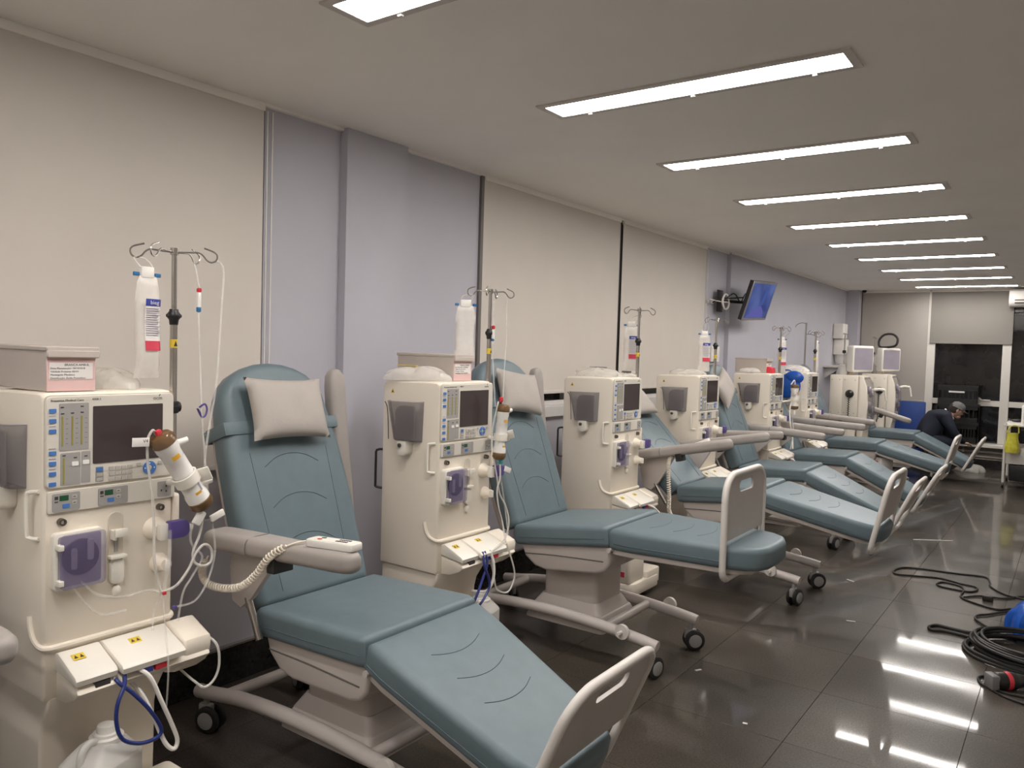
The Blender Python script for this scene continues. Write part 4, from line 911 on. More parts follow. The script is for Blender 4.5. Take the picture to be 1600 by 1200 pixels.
lines('clear blood lines hanging beside the second machine', (-2.20, 3.00, 0.60), [
    ([(-2.34, 3.09, 1.785), (-2.33, 3.074, 1.62), (-2.32, 3.064, 1.483), (-2.27, 3.03, 1.25)], 0.0034, T),
    ([(-2.34, 3.19, 1.785), (-2.33, 3.185, 1.58), (-2.30, 3.135, 1.421), (-2.25, 3.06, 1.22)], 0.0032, T),
    ([(-2.235, 2.999, 1.262), (-2.22, 2.985, 1.28), (-2.22, 2.972, 1.24), (-2.235, 2.965, 1.15), (-2.235, 2.969, 1.059), (-2.22, 2.987, 0.936), (-2.21, 3.003, 0.843), (-2.20, 3.041, 0.778), (-2.19, 3.058, 0.70), (-2.19, 3.035, 0.626), (-2.16, 2.946, 0.612), (-2.16, 2.897, 0.596)], 0.0040, 'tube_white'),
    ([(-2.21, 3.0, 1.0), (-2.20, 2.99, 0.92), (-2.205, 2.975, 0.86), (-2.20, 2.985, 0.78), (-2.20, 3.02, 0.70), (-2.17, 3.01, 0.61)], 0.0040, 'tube_white'),
    ([(-2.22, 3.0, 0.99), (-2.21, 3.02, 0.88), (-2.20, 3.04, 0.76), (-2.17, 3.03, 0.64)], 0.0034, T),
], [('red_cap', (-2.22, 3.008, 1.290), (0.016, 0.018, 0.026), (0, 0, 0), 'red'),
    ('name_tag', (-2.19, 3.035, 0.955), (0.004, 0.052, 0.026), (-0.35, 0, 0), 'paper'),
    ('teal_cap', (-2.205, 2.999, 0.995), (0.018, 0.018, 0.022), (0, 0, 0), 'teal_cap'),
    ('drip_chamber', (-2.33, 3.074, 1.60), (0.013, 0.013, 0.05), (0, 0, 0), 'white_plastic'),
    ('red_cap', (-2.33, 3.075, 1.636), (0.016, 0.016, 0.018), (0, 0, 0), 'red'),
    ('blue_cap', (-2.33, 3.073, 1.575), (0.013, 0.013, 0.014), (0, 0, 0), 'blue_cap')])
lines('bundle of white lines hanging right of the fifth machine', (-2.22, 7.66, 0.70), [
    ([(-2.22, 7.68, 1.27), (-2.20, 7.71, 1.31), (-2.20, 7.74, 1.26), (-2.21, 7.72, 1.15), (-2.22, 7.68, 1.04), (-2.20, 7.64, 0.9), (-2.18, 7.66, 0.78), (-2.16, 7.62, 0.66)], 0.006, 'hose_white'),
    ([(-2.22, 7.67, 1.03), (-2.20, 7.71, 0.92), (-2.18, 7.68, 0.80), (-2.17, 7.58, 0.66)], 0.005, 'tube_white')],
    [('name_tag', (-2.18, 7.68, 1.20), (0.004, 0.06, 0.05), (0, 0, 0), 'paper'), ('name_tag', (-2.18, 7.69, 1.0), (0.004, 0.05, 0.04), (0, 0, 0), 'paper')])

# --- coloured supply hoses: parts of their machines
def hose(k, paths):
    for pts, r, m in paths: G().tube(rel(pts, M_POS[k]) if False else [(p[0] - M_POS[k][0], p[1] - M_POS[k][1], p[2]) for p in pts], r, n=8, sub=6).obj('hose', m, MACH[k])
hose(0, [([(-2.175, 1.165, 0.57), (-2.16, 1.157, 0.54), (-2.15, 1.133, 0.499), (-2.15, 1.13, 0.445), (-2.15, 1.149, 0.391), (-2.15, 1.202, 0.359), (-2.15, 1.251, 0.357), (-2.15, 1.264, 0.379), (-2.15, 1.23, 0.445), (-2.155, 1.182, 0.51), (-2.165, 1.148, 0.548), (-2.18, 1.143, 0.56)], 0.0058, 'hose_blue'),
    ([(-2.18, 1.207, 0.57), (-2.15, 1.229, 0.545), (-2.14, 1.258, 0.467), (-2.14, 1.291, 0.387), (-2.14, 1.31, 0.331), (-2.14, 1.30, 0.306), (-2.15, 1.277, 0.331), (-2.17, 1.252, 0.412), (-2.19, 1.227, 0.483), (-2.24, 1.216, 0.515)], 0.0066, 'hose_white'),
    ([(-2.25, 1.44, 0.60), (-2.18, 1.462, 0.574), (-2.17, 1.43 + 0.04, 0.511), (-2.17, 1.455, 0.463), (-2.17, 1.42, 0.446), (-2.19, 1.395, 0.468), (-2.26, 1.38, 0.50)], 0.0042, 'tube_white')])
hose(1, [([(-2.17, 2.845, 0.60), (-2.155, 2.849, 0.545), (-2.15, 2.81, 0.481), (-2.14, 2.758, 0.422), (-2.16, 2.74, 0.36), (-2.22, 2.76, 0.33)], 0.0058, 'hose_blue'),
    ([(-2.17, 2.83, 0.60), (-2.15, 2.822, 0.538), (-2.145, 2.854, 0.471), (-2.145, 2.851, 0.427), (-2.15, 2.80, 0.37), (-2.20, 2.78, 0.32)], 0.0058, 'hose_blue'),
    ([(-2.17, 2.884, 0.60), (-2.155, 2.898, 0.535), (-2.155, 2.897, 0.46), (-2.17, 2.87, 0.41), (-2.24, 2.85, 0.40)], 0.0066, 'hose_white'),
    ([(-2.18, 3.03, 0.60), (-2.16, 3.066, 0.485), (-2.16, 3.073, 0.421), (-2.16, 3.023, 0.37), (-2.17, 2.948, 0.401), (-2.18, 2.926, 0.495), (-2.20, 2.916, 0.56)], 0.0042, 'tube_white')])
for k in (2, 3, 4): hose(k, [([(M_POS[k][0] + 0.13, M_POS[k][1] + 0.27, 0.57), (M_POS[k][0] + 0.17, M_POS[k][1] + 0.30, 0.545), (M_POS[k][0] + 0.19, M_POS[k][1] + 0.36, 0.47), (M_POS[k][0] + 0.14, M_POS[k][1] + 0.37, 0.36), (M_POS[k][0] + 0.02, M_POS[k][1] + 0.33, 0.34)], 0.0062, 'hose_white')])

# --- jerrycans in front of the machines
def jug(label, x, y, h, rz):
    t = thing('jerrycan', label, 'jerrycan', (x, y, 0.12), rz, 'translucent jerrycans at the machine feet')
    g = G().prism(rrect(-0.075, 0.075, -0.095, 0.095, 0.028, 5), 'z', 0.0, h * 0.72, b=0.012, seg=3)
    g.prism(rrect(-0.073, 0.073, -0.093, 0.093, 0.028, 5), 'z', h * 0.71, h * 0.86, scale1=0.55, c1=(0, 0.02), b=0.004)
    g.obj('can', 'jug_clear', t, 50)
    G().lathe([(0.0, h * 0.99), (0.024, h * 0.99), (0.026, h * 0.97), (0.026, h * 0.925), (0.036, h * 0.92), (0.036, h * 0.895), (0.046, h * 0.885), (0.046, h * 0.85), (0.0, h * 0.85)], 24, Matrix.Translation((0, 0.02, 0))).obj('screw_cap', 'white_plastic', t)
    G().tube([(0, -0.075, h * 0.70), (0, -0.07, h * 0.84), (0, -0.045, h * 0.90), (0, -0.01, h * 0.86)], 0.011, n=8, sub=3).obj('handle', 'jug_clear', t, 50)
    return t
jug('milky jerrycan with a white screw cap at the foot of the nearest machine', -2.215, 1.12, 0.30, 0.35)
jug('milky jerrycan below the hoses of the second machine', -2.215, 2.87, 0.27, 0.2)

t = thing('canister', 'white canister with a red-banded label on the foot of the third machine', 'canister', (-2.232, 4.382, 0.1155))
G().prism(rrect(-0.082, 0.082, -0.10, 0.10, 0.018, 4), 'z', 0.0, 0.24, b=0.01, seg=2).obj('can', 'cream', t)
G().lathe([(0.0, 0.275), (0.026, 0.275), (0.028, 0.27), (0.028, 0.24)], 18).obj('screw_cap', 'white_plastic', t)
cl = G().box(-0.045, 0.048, -0.1015, -0.0995, 0.04, 0.155).obj('paper_label', 'paper', t)
G().box(-0.045, 0.048, -0.1022, -0.1012, 0.04, 0.072).obj('red_band', 'red_print', cl)
# --- hand controls with coiled cords
def hand_control(label, loc, rot, cord, coil_from, coil_to, turns, rad=0.011):
    t = thing('hand_control', label, 'remote control', loc, 0, 'hand controls of the chairs')
    t.rotation_euler = rot
    G().prism(rrect(-0.10, 0.10, -0.028, 0.028, 0.012, 4), 'z', -0.012, 0.012, b=0.005, seg=2).obj('case', 'white_plastic', t)
    G().prism(rrect(-0.094, 0.094, -0.024, 0.024, 0.010, 4), 'z', 0.0118, 0.0128).obj('face', 'cream_white', t)
    for x, y, m in ((-0.05, 0.010, 'ink_green'), (-0.05, -0.010, 'red')): G().prism([(x + 0.010 * math.cos(2 * PI * k / 14), y + 0.006 * math.sin(2 * PI * k / 14)) for k in range(14)], 'z', 0.0128, 0.0145).obj('button', m, t)
    for i in range(5):
        for y in (0.010, -0.008): G().box(0.018 + i * 0.010, 0.0255 + i * 0.010, y - 0.004, y + 0.004, 0.0126, 0.0142).obj('button', 'ink', t)
    G().cyl((-0.11, 0, 0), (-0.098, 0, 0), 0.008, n=10).obj('strain_relief', 'white_plastic', t)
    # the cord, in the control's own space
    M0 = (Matrix.Translation(loc) @ Euler(rot).to_matrix().to_4x4()).inverted()
    P = [M0 @ Vector(p) for p in cord]
    sm = catmull(P, 10); n = len(sm); pts = []
    i0, i1 = int(n * coil_from), int(n * coil_to); ns = turns * 9
    pts += [sm[i] for i in range(0, max(1, i0))]
    for k in range(ns + 1):
        f = i0 + (i1 - 1 - i0) * k / ns; i = min(int(f), n - 2); p = sm[i].lerp(sm[i + 1], f - i); tg = (sm[i + 1] - sm[i]).normalized()
        a = tg.orthogonal().normalized() if k == 0 else (a - tg * a.dot(tg)).normalized(); b = tg.cross(a)
        th = 2 * PI * k / 9; env = min(1.0, k / 9, (ns - k) / 9)
        pts.append(p + (a * math.cos(th) + b * math.sin(th)) * rad * env)
    pts += [sm[i] for i in range(i1, n)]
    G().tube(pts, 0.0034, n=5).obj('coiled_cord', 'cream', t)
    return t
hand_control('white hand control lying on the nearest chair armrest, coiled cord hanging', (-1.865, 1.665, 0.905), (0, R(-3), R(4)), [(-1.97, 1.66, 0.90), (-2.02, 1.625, 0.885), (-2.093, 1.60, 0.838), (-2.152, 1.59, 0.768), (-2.226, 1.585, 0.715), (-2.333, 1.585, 0.689), (-2.427, 1.59, 0.688), (-2.485, 1.61, 0.716), (-2.494, 1.64, 0.76)], 0.16, 0.97, 46)
hand_control('white hand control tilted on the third chair armrest', (-1.99, 4.83, 0.945), (0, R(-24), R(10)), [(-2.09, 4.81, 0.90), (-2.14, 4.78, 0.84), (-2.14, 4.77, 0.74), (-2.13, 4.77, 0.60), (-2.13, 4.78, 0.50), (-2.12, 4.84, 0.44)], 0.15, 0.9, 36)

# --- television on a wall arm
Mtv = Matrix.Translation((-2.705, 8.13, 2.1025)) @ Matrix.Rotation(R(17.8), 4, 'Y') @ Matrix.Rotation(R(3.1), 4, 'X')
tv = thing('television', 'blue-lit flat television tilted down from an arm on the left wall', 'television'); tv.matrix_world = Mtv
G().box(-0.045, 0.0, -0.35, 0.35, -0.205, 0.205, b=0.006).box(-0.07, -0.04, -0.20, 0.20, -0.15, 0.12, b=0.01).obj('case', 'tv_body', tv)
G().box(-0.004, 0.003, -0.352, 0.352, -0.207, 0.207, b=0.002, seg=1).obj('bezel', 'tv_grey', tv)
scr = G().box(0.002, 0.0042, -0.325, 0.325, -0.18, 0.185).obj('screen', 'tv_picture', tv)
G().prism([(-0.30, -0.178), (0.22, -0.178), (0.16, -0.10), (0.06, -0.055), (-0.06, -0.06), (-0.18, -0.12)], 'x', 0.0043, 0.0050).obj('picture_shape', 'tv_figure', scr)
G().prism([(0.03, -0.04), (0.10, -0.04), (0.13, 0.06), (0.14, 0.14), (0.08, 0.16), (0.05, 0.06)], 'x', 0.0043, 0.0050).obj('picture_shape', 'tv_figure_dim', scr)
br = thing('wall_bracket', 'dark swivel arm holding the television to the wall, cables looped on it', 'wall bracket', (-2.985, 7.72, 2.08))
G().box(0.0, 0.012, -0.07, 0.07, -0.11, 0.11, b=0.004).obj('wall_plate', 'black_plastic', br)
G().tube([(0.01, 0, 0.0), (0.10, 0.12, 0.0), (0.16, 0.26, 0.0)], 0.016, n=10).tube([(0.16, 0.26, 0.0), (0.20, 0.36, 0.0)], 0.022, n=10).obj('arm', 'black_plastic', br)
G().tube([(0.05, -0.02, -0.01), (0.12, 0.08, 0.08), (0.15, 0.2, 0.0), (0.17, 0.28, 0.09), (0.19, 0.34, 0.02)], 0.006, n=6, sub=4).tube([(0.03, -0.24, -0.03), (0.05, -0.12, 0.02), (0.08, 0.05, 0.03), (0.16, 0.25, 0.05)], 0.007, n=6, sub=4).obj('black_cable', 'cable_black', br)
cpt = []
for k in range(46):
    a = 2 * PI * k / 15; cpt.append((0.07 + 0.003 * k / 10, -0.02 + (0.085 + 0.004 * math.sin(k)) * math.cos(a), -0.01 + (0.075 + 0.003 * math.cos(k * 1.7)) * math.sin(a)))
G().tube([(0.02, -0.30, 0.0), (0.04, -0.20, -0.01)] + cpt, 0.006, n=6, sub=2).obj('white_cable_loop', 'hose_white', br)
tag(G().prism(rrect(-0.11, 0.11, -0.08, 0.08, 0.006, 3), 'x', 0, 0.02, b=0.003).obj('wall_plate_box', 'white_plastic', None, loc=(XW + 0.001, 7.74, 1.54)), 'white plate on the blue wall just above the fourth chair', 'wall plate')
tag(G().box(0, 0.02, -0.02, 0.02, -0.015, 0.015, b=0.004).box(0, 0.02, 0.10, 0.14, -0.015, 0.015, b=0.004).obj('cable_outlet', 'white_plastic', None, loc=(XW + 0.001, 7.50, 2.06)), 'small white cable outlet on the wall left of the television', 'outlet')

# --- dispensers and shelf on the left wall, far end
t = thing('towel_dispenser', 'tall white dispenser on the far left wall, upper of the two', 'dispenser', (-2.985, 12.42, 1.83))
G().prism(rrect(0.0, 0.16, -0.12, 0.12, 0.03, 4), 'z', 0.0, 0.22, b=0.012, seg=2).obj('case', 'white_plastic', t)
G().box(0.03, 0.13, -0.09, 0.09, -0.012, 0.002).obj('outlet', 'panel_grey', t)
t = thing('soap_dispenser', 'white dispenser with a clear tank on the far left wall, lower', 'dispenser', (-2.985, 12.48, 1.45))
G().prism(rrect(0.0, 0.17, -0.13, 0.13, 0.03, 4), 'z', 0.14, 0.37, b=0.012, seg=2).obj('case', 'white_plastic', t)
G().lathe([(0.0, 0.0), (0.04, 0.0), (0.085, 0.03), (0.10, 0.08), (0.10, 0.14)], 20, Matrix.Translation((0.10, 0, 0))).obj('tank', 'jug_clear', t)
G().box(0.168, 0.174, 0.04, 0.055, 0.20, 0.25).obj('window_slit', 'ink', t)
t = thing('wall_shelf', 'narrow white wall shelf behind the tall-screened machines', 'shelf', (-2.985, 12.3, 1.40))
G().box(0.0, 0.30, -0.45, 0.55, 0.0, 0.03, b=0.004).obj('board', 'mdf_white', t)
for y in (-0.35, 0.45): G().prism([(0.0, 0.0), (0.22, 0.0), (0.0, -0.16)], 'y', y - 0.01, y + 0.01).obj('shelf_bracket', 'mdf_white', t)

# --- machines with tall screens
def tall_machine():
    t = thing('screen_machine', 'm', 'machine')
    w, d = 0.40, 0.46
    G().prism(rrect(-d + 0.10, -0.02, 0.0, w, 0.02, 4), 'z', 0.80, 1.33, b=0.012, seg=2).obj('body', 'cream', t, 30)
    G().prism(rrect(-d + 0.14, -0.04, 0.02, w - 0.02, 0.02, 4), 'z', 0.12, 0.80, b=0.01, seg=2).obj('lower_body', 'cream', t, 30)
    G().prism(rrect(-d, 0.10, -0.01, w + 0.01, 0.06, 5), 'z', 0.04, 0.13, b=0.015, seg=2).obj('base', 'cream', t, 30)
    for x in (-d + 0.06, 0.03):
        for y in (0.05, w - 0.05): G().cyl((x, y - 0.015, 0.032), (x, y + 0.015, 0.032), 0.032, n=14).obj('castor', 'wheel_black', t)
    G().prism(rrect(-d + 0.09, -0.03, 0.775, 0.80, 0.008, 3), 'y', -0.004, w + 0.004).obj('side_rail', 'panel_grey', t)
    sp = G().box(-d + 0.115, -0.21, -0.004, 0.001, 0.83, 1.30, b=0.002).obj('side_panel', 'cream', t)
    G().box(-0.205, -0.03, -0.004, 0.001, 0.83, 1.30, b=0.002).obj('side_panel', 'cream', t)
    for x in (-0.33, -0.24, -0.18, -0.06):
        for z in (0.86, 1.27): G().cyl((x, -0.006, z), (x, -0.003, z), 0.006, n=8).obj('screw', 'panel_grey', t)
    pl = G().lathe([(0.0, 0.0), (0.048, 0.0), (0.050, 0.02), (0.036, 0.04), (0.022, 0.055), (0.0, 0.055)], 20, Matrix.Translation((-0.115, -0.004, 1.10)) @ Matrix.Rotation(R(90), 4, 'X')).obj('power_plug', 'black_plastic', t)
    zz = [(-0.115, -0.05, 1.07)] + [(-0.115 + 0.008 * (-1) ** k, -0.052, 1.05 - 0.014 * k) for k in range(26)] + [(-0.13, -0.03, 0.66)]
    G().tube(zz, 0.007, n=6).obj('power_cord', 'cable_black', pl)
    fr = G().prism([(-0.02, 0.42), (-0.02, 1.325), (0.02, 1.325), (0.07, 1.20), (0.09, 1.0), (0.085, 0.80), (0.05, 0.60), (0.02, 0.42)], 'y', 0.0, 0.055, b=0.01).prism([(-0.02, 0.42), (-0.02, 1.325), (0.02, 1.325), (0.05, 1.20), (0.06, 1.0), (0.055, 0.80), (0.02, 0.42)], 'y', 0.05, w, b=0.01).obj('front', 'cream', t, 30)
    G().prism([(0.03, 0.66), (0.03, 1.31), (0.075, 1.24), (0.105, 1.05), (0.105, 0.80), (0.07, 0.66)], 'y', 0.06, w - 0.01, b=0.012).obj('front_cover', 'smoke_clear', fr, 30)
    for y, z, r in ((0.15, 1.15, 0.05), (0.28, 1.10, 0.045), (0.18, 0.95, 0.055), (0.30, 0.90, 0.05), (0.2, 0.78, 0.04)):
        G().lathe([(0.0, 0.055), (r * 0.7, 0.05), (r, 0.03), (r, 0.0)], 18, Matrix.Translation((0.05, y, z)) @ Matrix.Rotation(R(90), 4, 'Y')).obj('pump_wheel', 'rotor_grey', fr)
    # screen on a ball joint
    G().cyl((-0.16, 0.2, 1.33), (-0.12, 0.2, 1.50), 0.045, 0.04, n=16).ball((-0.11, 0.2, 1.50), 0.06).obj('screen_arm', 'cream', t)
    mo = G().prism(rrect(0.03, 0.37, 1.37, 1.70, 0.03, 5), 'x', -0.11, 0.0, b=0.018, seg=3).obj('monitor', 'cream_white', t)
    G().prism(rrect(0.055, 0.345, 1.40, 1.67, 0.008, 3), 'x', -0.002, 0.003).obj('screen', 'rotor_grey', mo)
    G().prism([(-0.11, 1.42), (-0.20, 1.46), (-0.23, 1.55), (-0.11, 1.66)], 'y', 0.08, 0.32, b=0.015).obj('monitor_back', 'cream_white', mo)
    mc = Vector((-0.06, 0.2, 0.0)); mo.rotation_euler = (0, 0, R(-34)); mo.location = mc - Matrix.Rotation(R(-34), 3, 'Z') @ mc
    po = G().cyl((-0.30, w + 0.02, 0.9), (-0.30, w + 0.02, 1.86), 0.010, n=10).obj('infusion_pole', 'steel', t)
    G().lathe([(0.0, 0.0), (0.022, 0.005), (0.024, 0.02), (0.022, 0.04), (0.0, 0.045)], 14, Matrix.Translation((-0.30, w + 0.02, 1.60))).obj('height_knob', 'black_plastic', po)
    for s in (-1, 1): G().tube([(-0.30, w + 0.02, 1.85), (-0.30, w + 0.02 + s * 0.06, 1.86), (-0.30, w + 0.02 + s * 0.11, 1.84), (-0.29, w + 0.02 + s * 0.13, 1.855)], 0.004, n=6, sub=3).obj('hook', 'steel', po)
    ar = G().tube([(0.05, 0.39, 1.14), (0.14, 0.42, 1.16), (0.20, 0.43, 1.15)], 0.020, n=10).tube([(0.20, 0.43, 1.15), (0.22, 0.45, 1.02)], 0.014, n=8).obj('clamp_arm', 'cream_white', t)
    return t
tm = tall_machine(); tm.location = (-2.16, 10.36, 0); tag(tm, 'cream machine with an upright screen box and black plug on its side', None, 'tall-screened machines at the far end')
tm2 = copy_tree(tm); tm2.location = (-2.13, 12.0, 0); tm2['label'] = 'farther of the two tall-screened machines, nearest the end wall'
tag(G().tube([(-0.09 + 0.0, 0, 0.0), (-0.11, 0.02, 0.09), (-0.05, 0.03, 0.17), (0.06, 0.02, 0.18), (0.13, 0.0, 0.12), (0.12, -0.02, 0.03), (0.04, -0.01, 0.0)], 0.016, n=9, sub=5, closed=True).obj('hose_loop', 'cable_black', None, loc=(-2.20, 12.13, 1.716)), 'thick black hose loop lying on the farther screen box', 'hose')
for k, (x, y, r, h, nm) in enumerate(((-2.40, 10.48, 0.055, 0.12, 'jar'), (-2.42, 10.64, 0.05, 0.09, 'jar'))):
    t = thing('specimen_jar', ('taller clear jar on top of the nearer tall-screened machine', 'squat clear jar on top of the nearer tall-screened machine')[k], 'jar', (x, y, 1.33), 0, 'jars on the tall machine')
    G().lathe([(0.0, 0.0), (r, 0.0), (r, h * 0.8), (r * 0.7, h)], 18).obj('glass', 'jug_clear', t); G().cyl((0, 0, h), (0, 0, h + 0.015), r * 0.72, n=16).obj('lid', 'white_plastic', t)
# blue bag hanging between fifth and sixth machine
t = thing('blue_sack', 'blue plastic bag tucked beside the sixth machine', 'bag', (-2.46, 8.40, 1.12))
G().ball((0, 0, 0.11), 0.13, 0.05, 0.13, 18, 12).ball((0.06, -0.005, 0.20), 0.10, 0.045, 0.07, 16, 10).obj('sack', 'bag_blue', t)
G().tube([(-0.08, 0.0, 0.2), (-0.05, 0.0, 0.27), (0.02, 0.0, 0.27), (0.05, 0.0, 0.22)], 0.007, n=6, sub=3).obj('handle', 'bag_blue', t)

# ================================================================== FAR END
# crouching person: one continuous skinned body
def person():
    root = thing('person', 'person in dark clothing and grey cap crouching by the far window', 'person', (-1.74, 12.25, 0), R(20))
    V = [(0.0, 0.0, 0.46), (0.10, 0.0, 0.60), (0.21, 0.0, 0.72), (0.29, 0.0, 0.79), (0.345, 0.0, 0.815), (0.38, 0.0, 0.83)]
    rad = [0.165, 0.175, 0.18, 0.16, 0.085, 0.06]
    E = [(i, i + 1) for i in range(5)]
    def limb(start, pts, rs):
        a = start
        for p, r in zip(pts, rs): V.append(p); rad.append(r); E.append((a, len(V) - 1)); a = len(V) - 1
        return a
    for s in (-1, 1):
        limb(0, [(0.04, s * 0.11, 0.42), (0.22, s * 0.15, 0.43), (0.40, s * 0.16, 0.42), (0.28, s * 0.16, 0.24), (0.17, s * 0.155, 0.10), (0.19, s * 0.155, 0.055), (0.32, s * 0.165, 0.04)], [0.12, 0.095, 0.075, 0.062, 0.05, 0.05, 0.042])
        limb(3, [(0.27, s * 0.17, 0.76), (0.34, s * 0.23, 0.62), (0.42, s * 0.22, 0.50), (0.52, s * 0.14, 0.44)], [0.085, 0.062, 0.052, 0.042])
    me = bpy.data.meshes.new('body'); me.from_pydata(V, E, []); o = put('body', me, root)
    me.materials.append(MAT['cloth_navy'])
    sk = o.modifiers.new('Skin', 'SKIN'); sk.use_smooth_shade = True
    for i, r in enumerate(rad): me.skin_vertices[0].data[i].radius = (r, r)
    me.skin_vertices[0].data[0].use_root = True
    sb = o.modifiers.new('Subsurf', 'SUBSURF'); sb.levels = 2; sb.render_levels = 2
    # head: skin, ears, nose, cap
    hd = G(); hd.ball((0, 0, 0), 0.092, 0.076, 0.105, 20, 14).ball((0.088, 0, -0.018), 0.018, 0.013, 0.016, 8, 6).ball((0.055, 0, -0.075), 0.04, 0.045, 0.035, 12, 8)
    for s in (-1, 1): hd.ball((0.0, s * 0.076, -0.01), 0.018, 0.010, 0.028, 8, 8)
    hd.tube([(-0.02, 0, -0.06), (-0.05, 0, -0.14)], 0.052, n=12)
    h = hd.obj('head', 'skin', root, loc=(0.44, 0.0, 0.875), rot=(0, R(28), 0))
    hr = G(); hr.ball((-0.012, 0, 0.004), 0.092, 0.080, 0.100, 18, 12); hr.obj('hair', 'hair', h)
    for s in (-1, 1): G().ball((0.083, s * 0.030, 0.012), 0.009, 0.011, 0.008, 8, 6).obj('eye', 'white_plastic', h)
    G().box(0.082, 0.092, -0.022, 0.022, -0.062, -0.054, b=0.002).obj('mouth', 'red_print', h)
    cp = G().lathe([(0.0, 0.115), (0.04, 0.110), (0.075, 0.088), (0.093, 0.05), (0.097, 0.018), (0.092, 0.016)], 22).obj('cap', 'cap_grey', h)
    G().prism([(0.07, -0.075), (0.12, -0.066), (0.155, -0.035), (0.162, 0.0), (0.155, 0.035), (0.12, 0.066), (0.07, 0.075)], 'z', 0.018, 0.025, b=0.002).obj('cap_peak', 'cap_grey', h)
    G().tube([(0.33, -0.085, 0.80), (0.30, 0.0, 0.868), (0.33, 0.085, 0.80), (0.39, 0.05, 0.755), (0.39, -0.05, 0.755)], 0.014, n=8, sub=4, closed=True).obj('collar', 'scrap_white', root)
    for s in (-1, 1):
        hg = G().ball((0.545, s * 0.128, 0.425), 0.042, 0.032, 0.02, 12, 8)
        for i in range(4): hg.tube([(0.572, s * (0.150 - i * 0.016), 0.425), (0.60, s * (0.150 - i * 0.017), 0.415), (0.612, s * (0.148 - i * 0.017), 0.392)], 0.0082, n=7, sub=2)
        hg.tube([(0.55, s * 0.098, 0.42), (0.575, s * 0.082, 0.41), (0.592, s * 0.080, 0.395)], 0.009, n=7, sub=2)
        hg.obj('hand', 'skin', root)
        G().prism(rrect(0.10, 0.37, s * 0.16 - 0.045, s * 0.16 + 0.045, 0.04, 5), 'z', 0.0, 0.07, b=0.02, seg=3).obj('shoe', 'black_plastic', root)
    return root
person()
# black crates on the window sill
def crate(label, x, y, z, w, d, h, rz=0.0, slots=9):
    t = thing('plastic_crate', label, 'crate', (x, y, z), rz, 'black crates on the far window sill')
    g = G().box(-w / 2, w / 2, -d / 2, d / 2, 0, 0.02).box(-w / 2, w / 2, d / 2 - 0.012, d / 2, 0.02, h).box(-w / 2, -w / 2 + 0.012, -d / 2, d / 2, 0.02, h).box(w / 2 - 0.012, w / 2, -d / 2, d / 2, 0.02, h)
    g.box(-w / 2, w / 2, -d / 2, -d / 2 + 0.012, 0.02, h * 0.30).box(-w / 2, w / 2, -d / 2, -d / 2 + 0.012, h * 0.72, h)
    g.box(-w / 2 - 0.006, w / 2 + 0.006, -d / 2 - 0.006, -d / 2 + 0.006, h - 0.03, h).obj('crate_body', 'crate_black', t)
    for i in range(slots + 1):
        x2 = -w / 2 + 0.006 + (w - 0.012) * i / slots
        G().box(x2 - 0.006, x2 + 0.006, -d / 2, -d / 2 + 0.012, h * 0.30, h * 0.72).obj('slat', 'crate_black', t)
    return t
crate('lowest black plastic crate on the far window sill', -1.375, 13.10, 0.3655, 0.52, 0.23, 0.29, slots=14)
crate('middle black plastic crate of the stack on the far sill', -1.375, 13.10, 0.656, 0.52, 0.23, 0.27)
crate('topmost black plastic crate of the stack on the far sill', -1.39, 13.10, 0.9265, 0.50, 0.23, 0.27, R(1.5))
tag(G().box(-0.10, 0.10, -0.004, 0.004, -0.012, 0.012, b=0.003).obj('crate_tag', 'scrap_white', None, loc=(-1.40, 12.972, 1.10)), 'white paper tag on the topmost black crate', 'tag')
# heating pipes
for k, z in enumerate((0.27, 0.20)): pass
for k, (z, lab) in enumerate(((0.315, 'uppermost'), (0.245, 'middle'), (0.175, 'lowest'))):
    t = thing('heating_pipe', '%s of the three beige pipes along the far wall' % lab, 'pipe', (-0.6, 13.19, z), 0, 'pipes along the far wall')
    G().cyl((-1.15, 0, 0), (1.9, 0, 0), 0.016, n=10).obj('pipe', 'pipe_beige', t)
    for x in (-0.95, -0.70, 0.2): G().box(x - 0.015, x + 0.015, -0.02, 0.045, -0.022, 0.022, b=0.004).obj('pipe_clip', 'frame_white', t)
t = thing('valve', 'small red valve on the pipes below the far window', 'valve', (-1.36, 13.15, 0.30))
G().cyl((0, 0, -0.03), (0, 0, 0.05), 0.015, n=10).obj('stem', 'red', t); G().cyl((-0.05, -0.02, 0.045), (0.05, -0.02, 0.045), 0.014, n=8).cyl((0, -0.07, 0.045), (0, 0.03, 0.045), 0.014, n=8).obj('wheel_handle', 'red', t)
tag(G().box(-0.30, 0.28, -0.02, 0.02, 0.0, 0.78, b=0.006).obj('board', 'board_blue', None, loc=(-2.10, 13.195, 0.135)), 'blue board standing under the full-length blind', 'board')
# air conditioner
t = thing('air_conditioner', 'white split air conditioner high on the far wall', 'air conditioner', (-0.38, 13.255, 2.33))
G().prism([(0.0, 0.0), (-0.12, 0.0), (-0.19, 0.05), (-0.21, 0.12), (-0.20, 0.22), (-0.15, 0.255), (0.0, 0.255)], 'x', -0.45, 0.45, b=0.012, M=None).obj('case', 'white_plastic', t)
for z in (0.045, 0.065): pass
for k in range(2): G().box(-0.38, 0.42, -0.20 - 0.004 * k, -0.17, 0.045 + 0.04 * k, 0.062 + 0.04 * k, b=0.002).obj('louvre', 'ink', t)
for o in t.children:
    if o.name.startswith('case'):
        pass
tag(G().lathe([(0.0, 0.0), (0.03, 0.0), (0.034, 0.012), (0.02, 0.035), (0.0, 0.042)], 16, Matrix.Rotation(PI, 4, 'X')).obj('ceiling_sensor', 'black_plastic', None, loc=(-2.74, 13.12, CEIL)), 'tiny black dome camera on the ceiling by the corner column', 'camera')
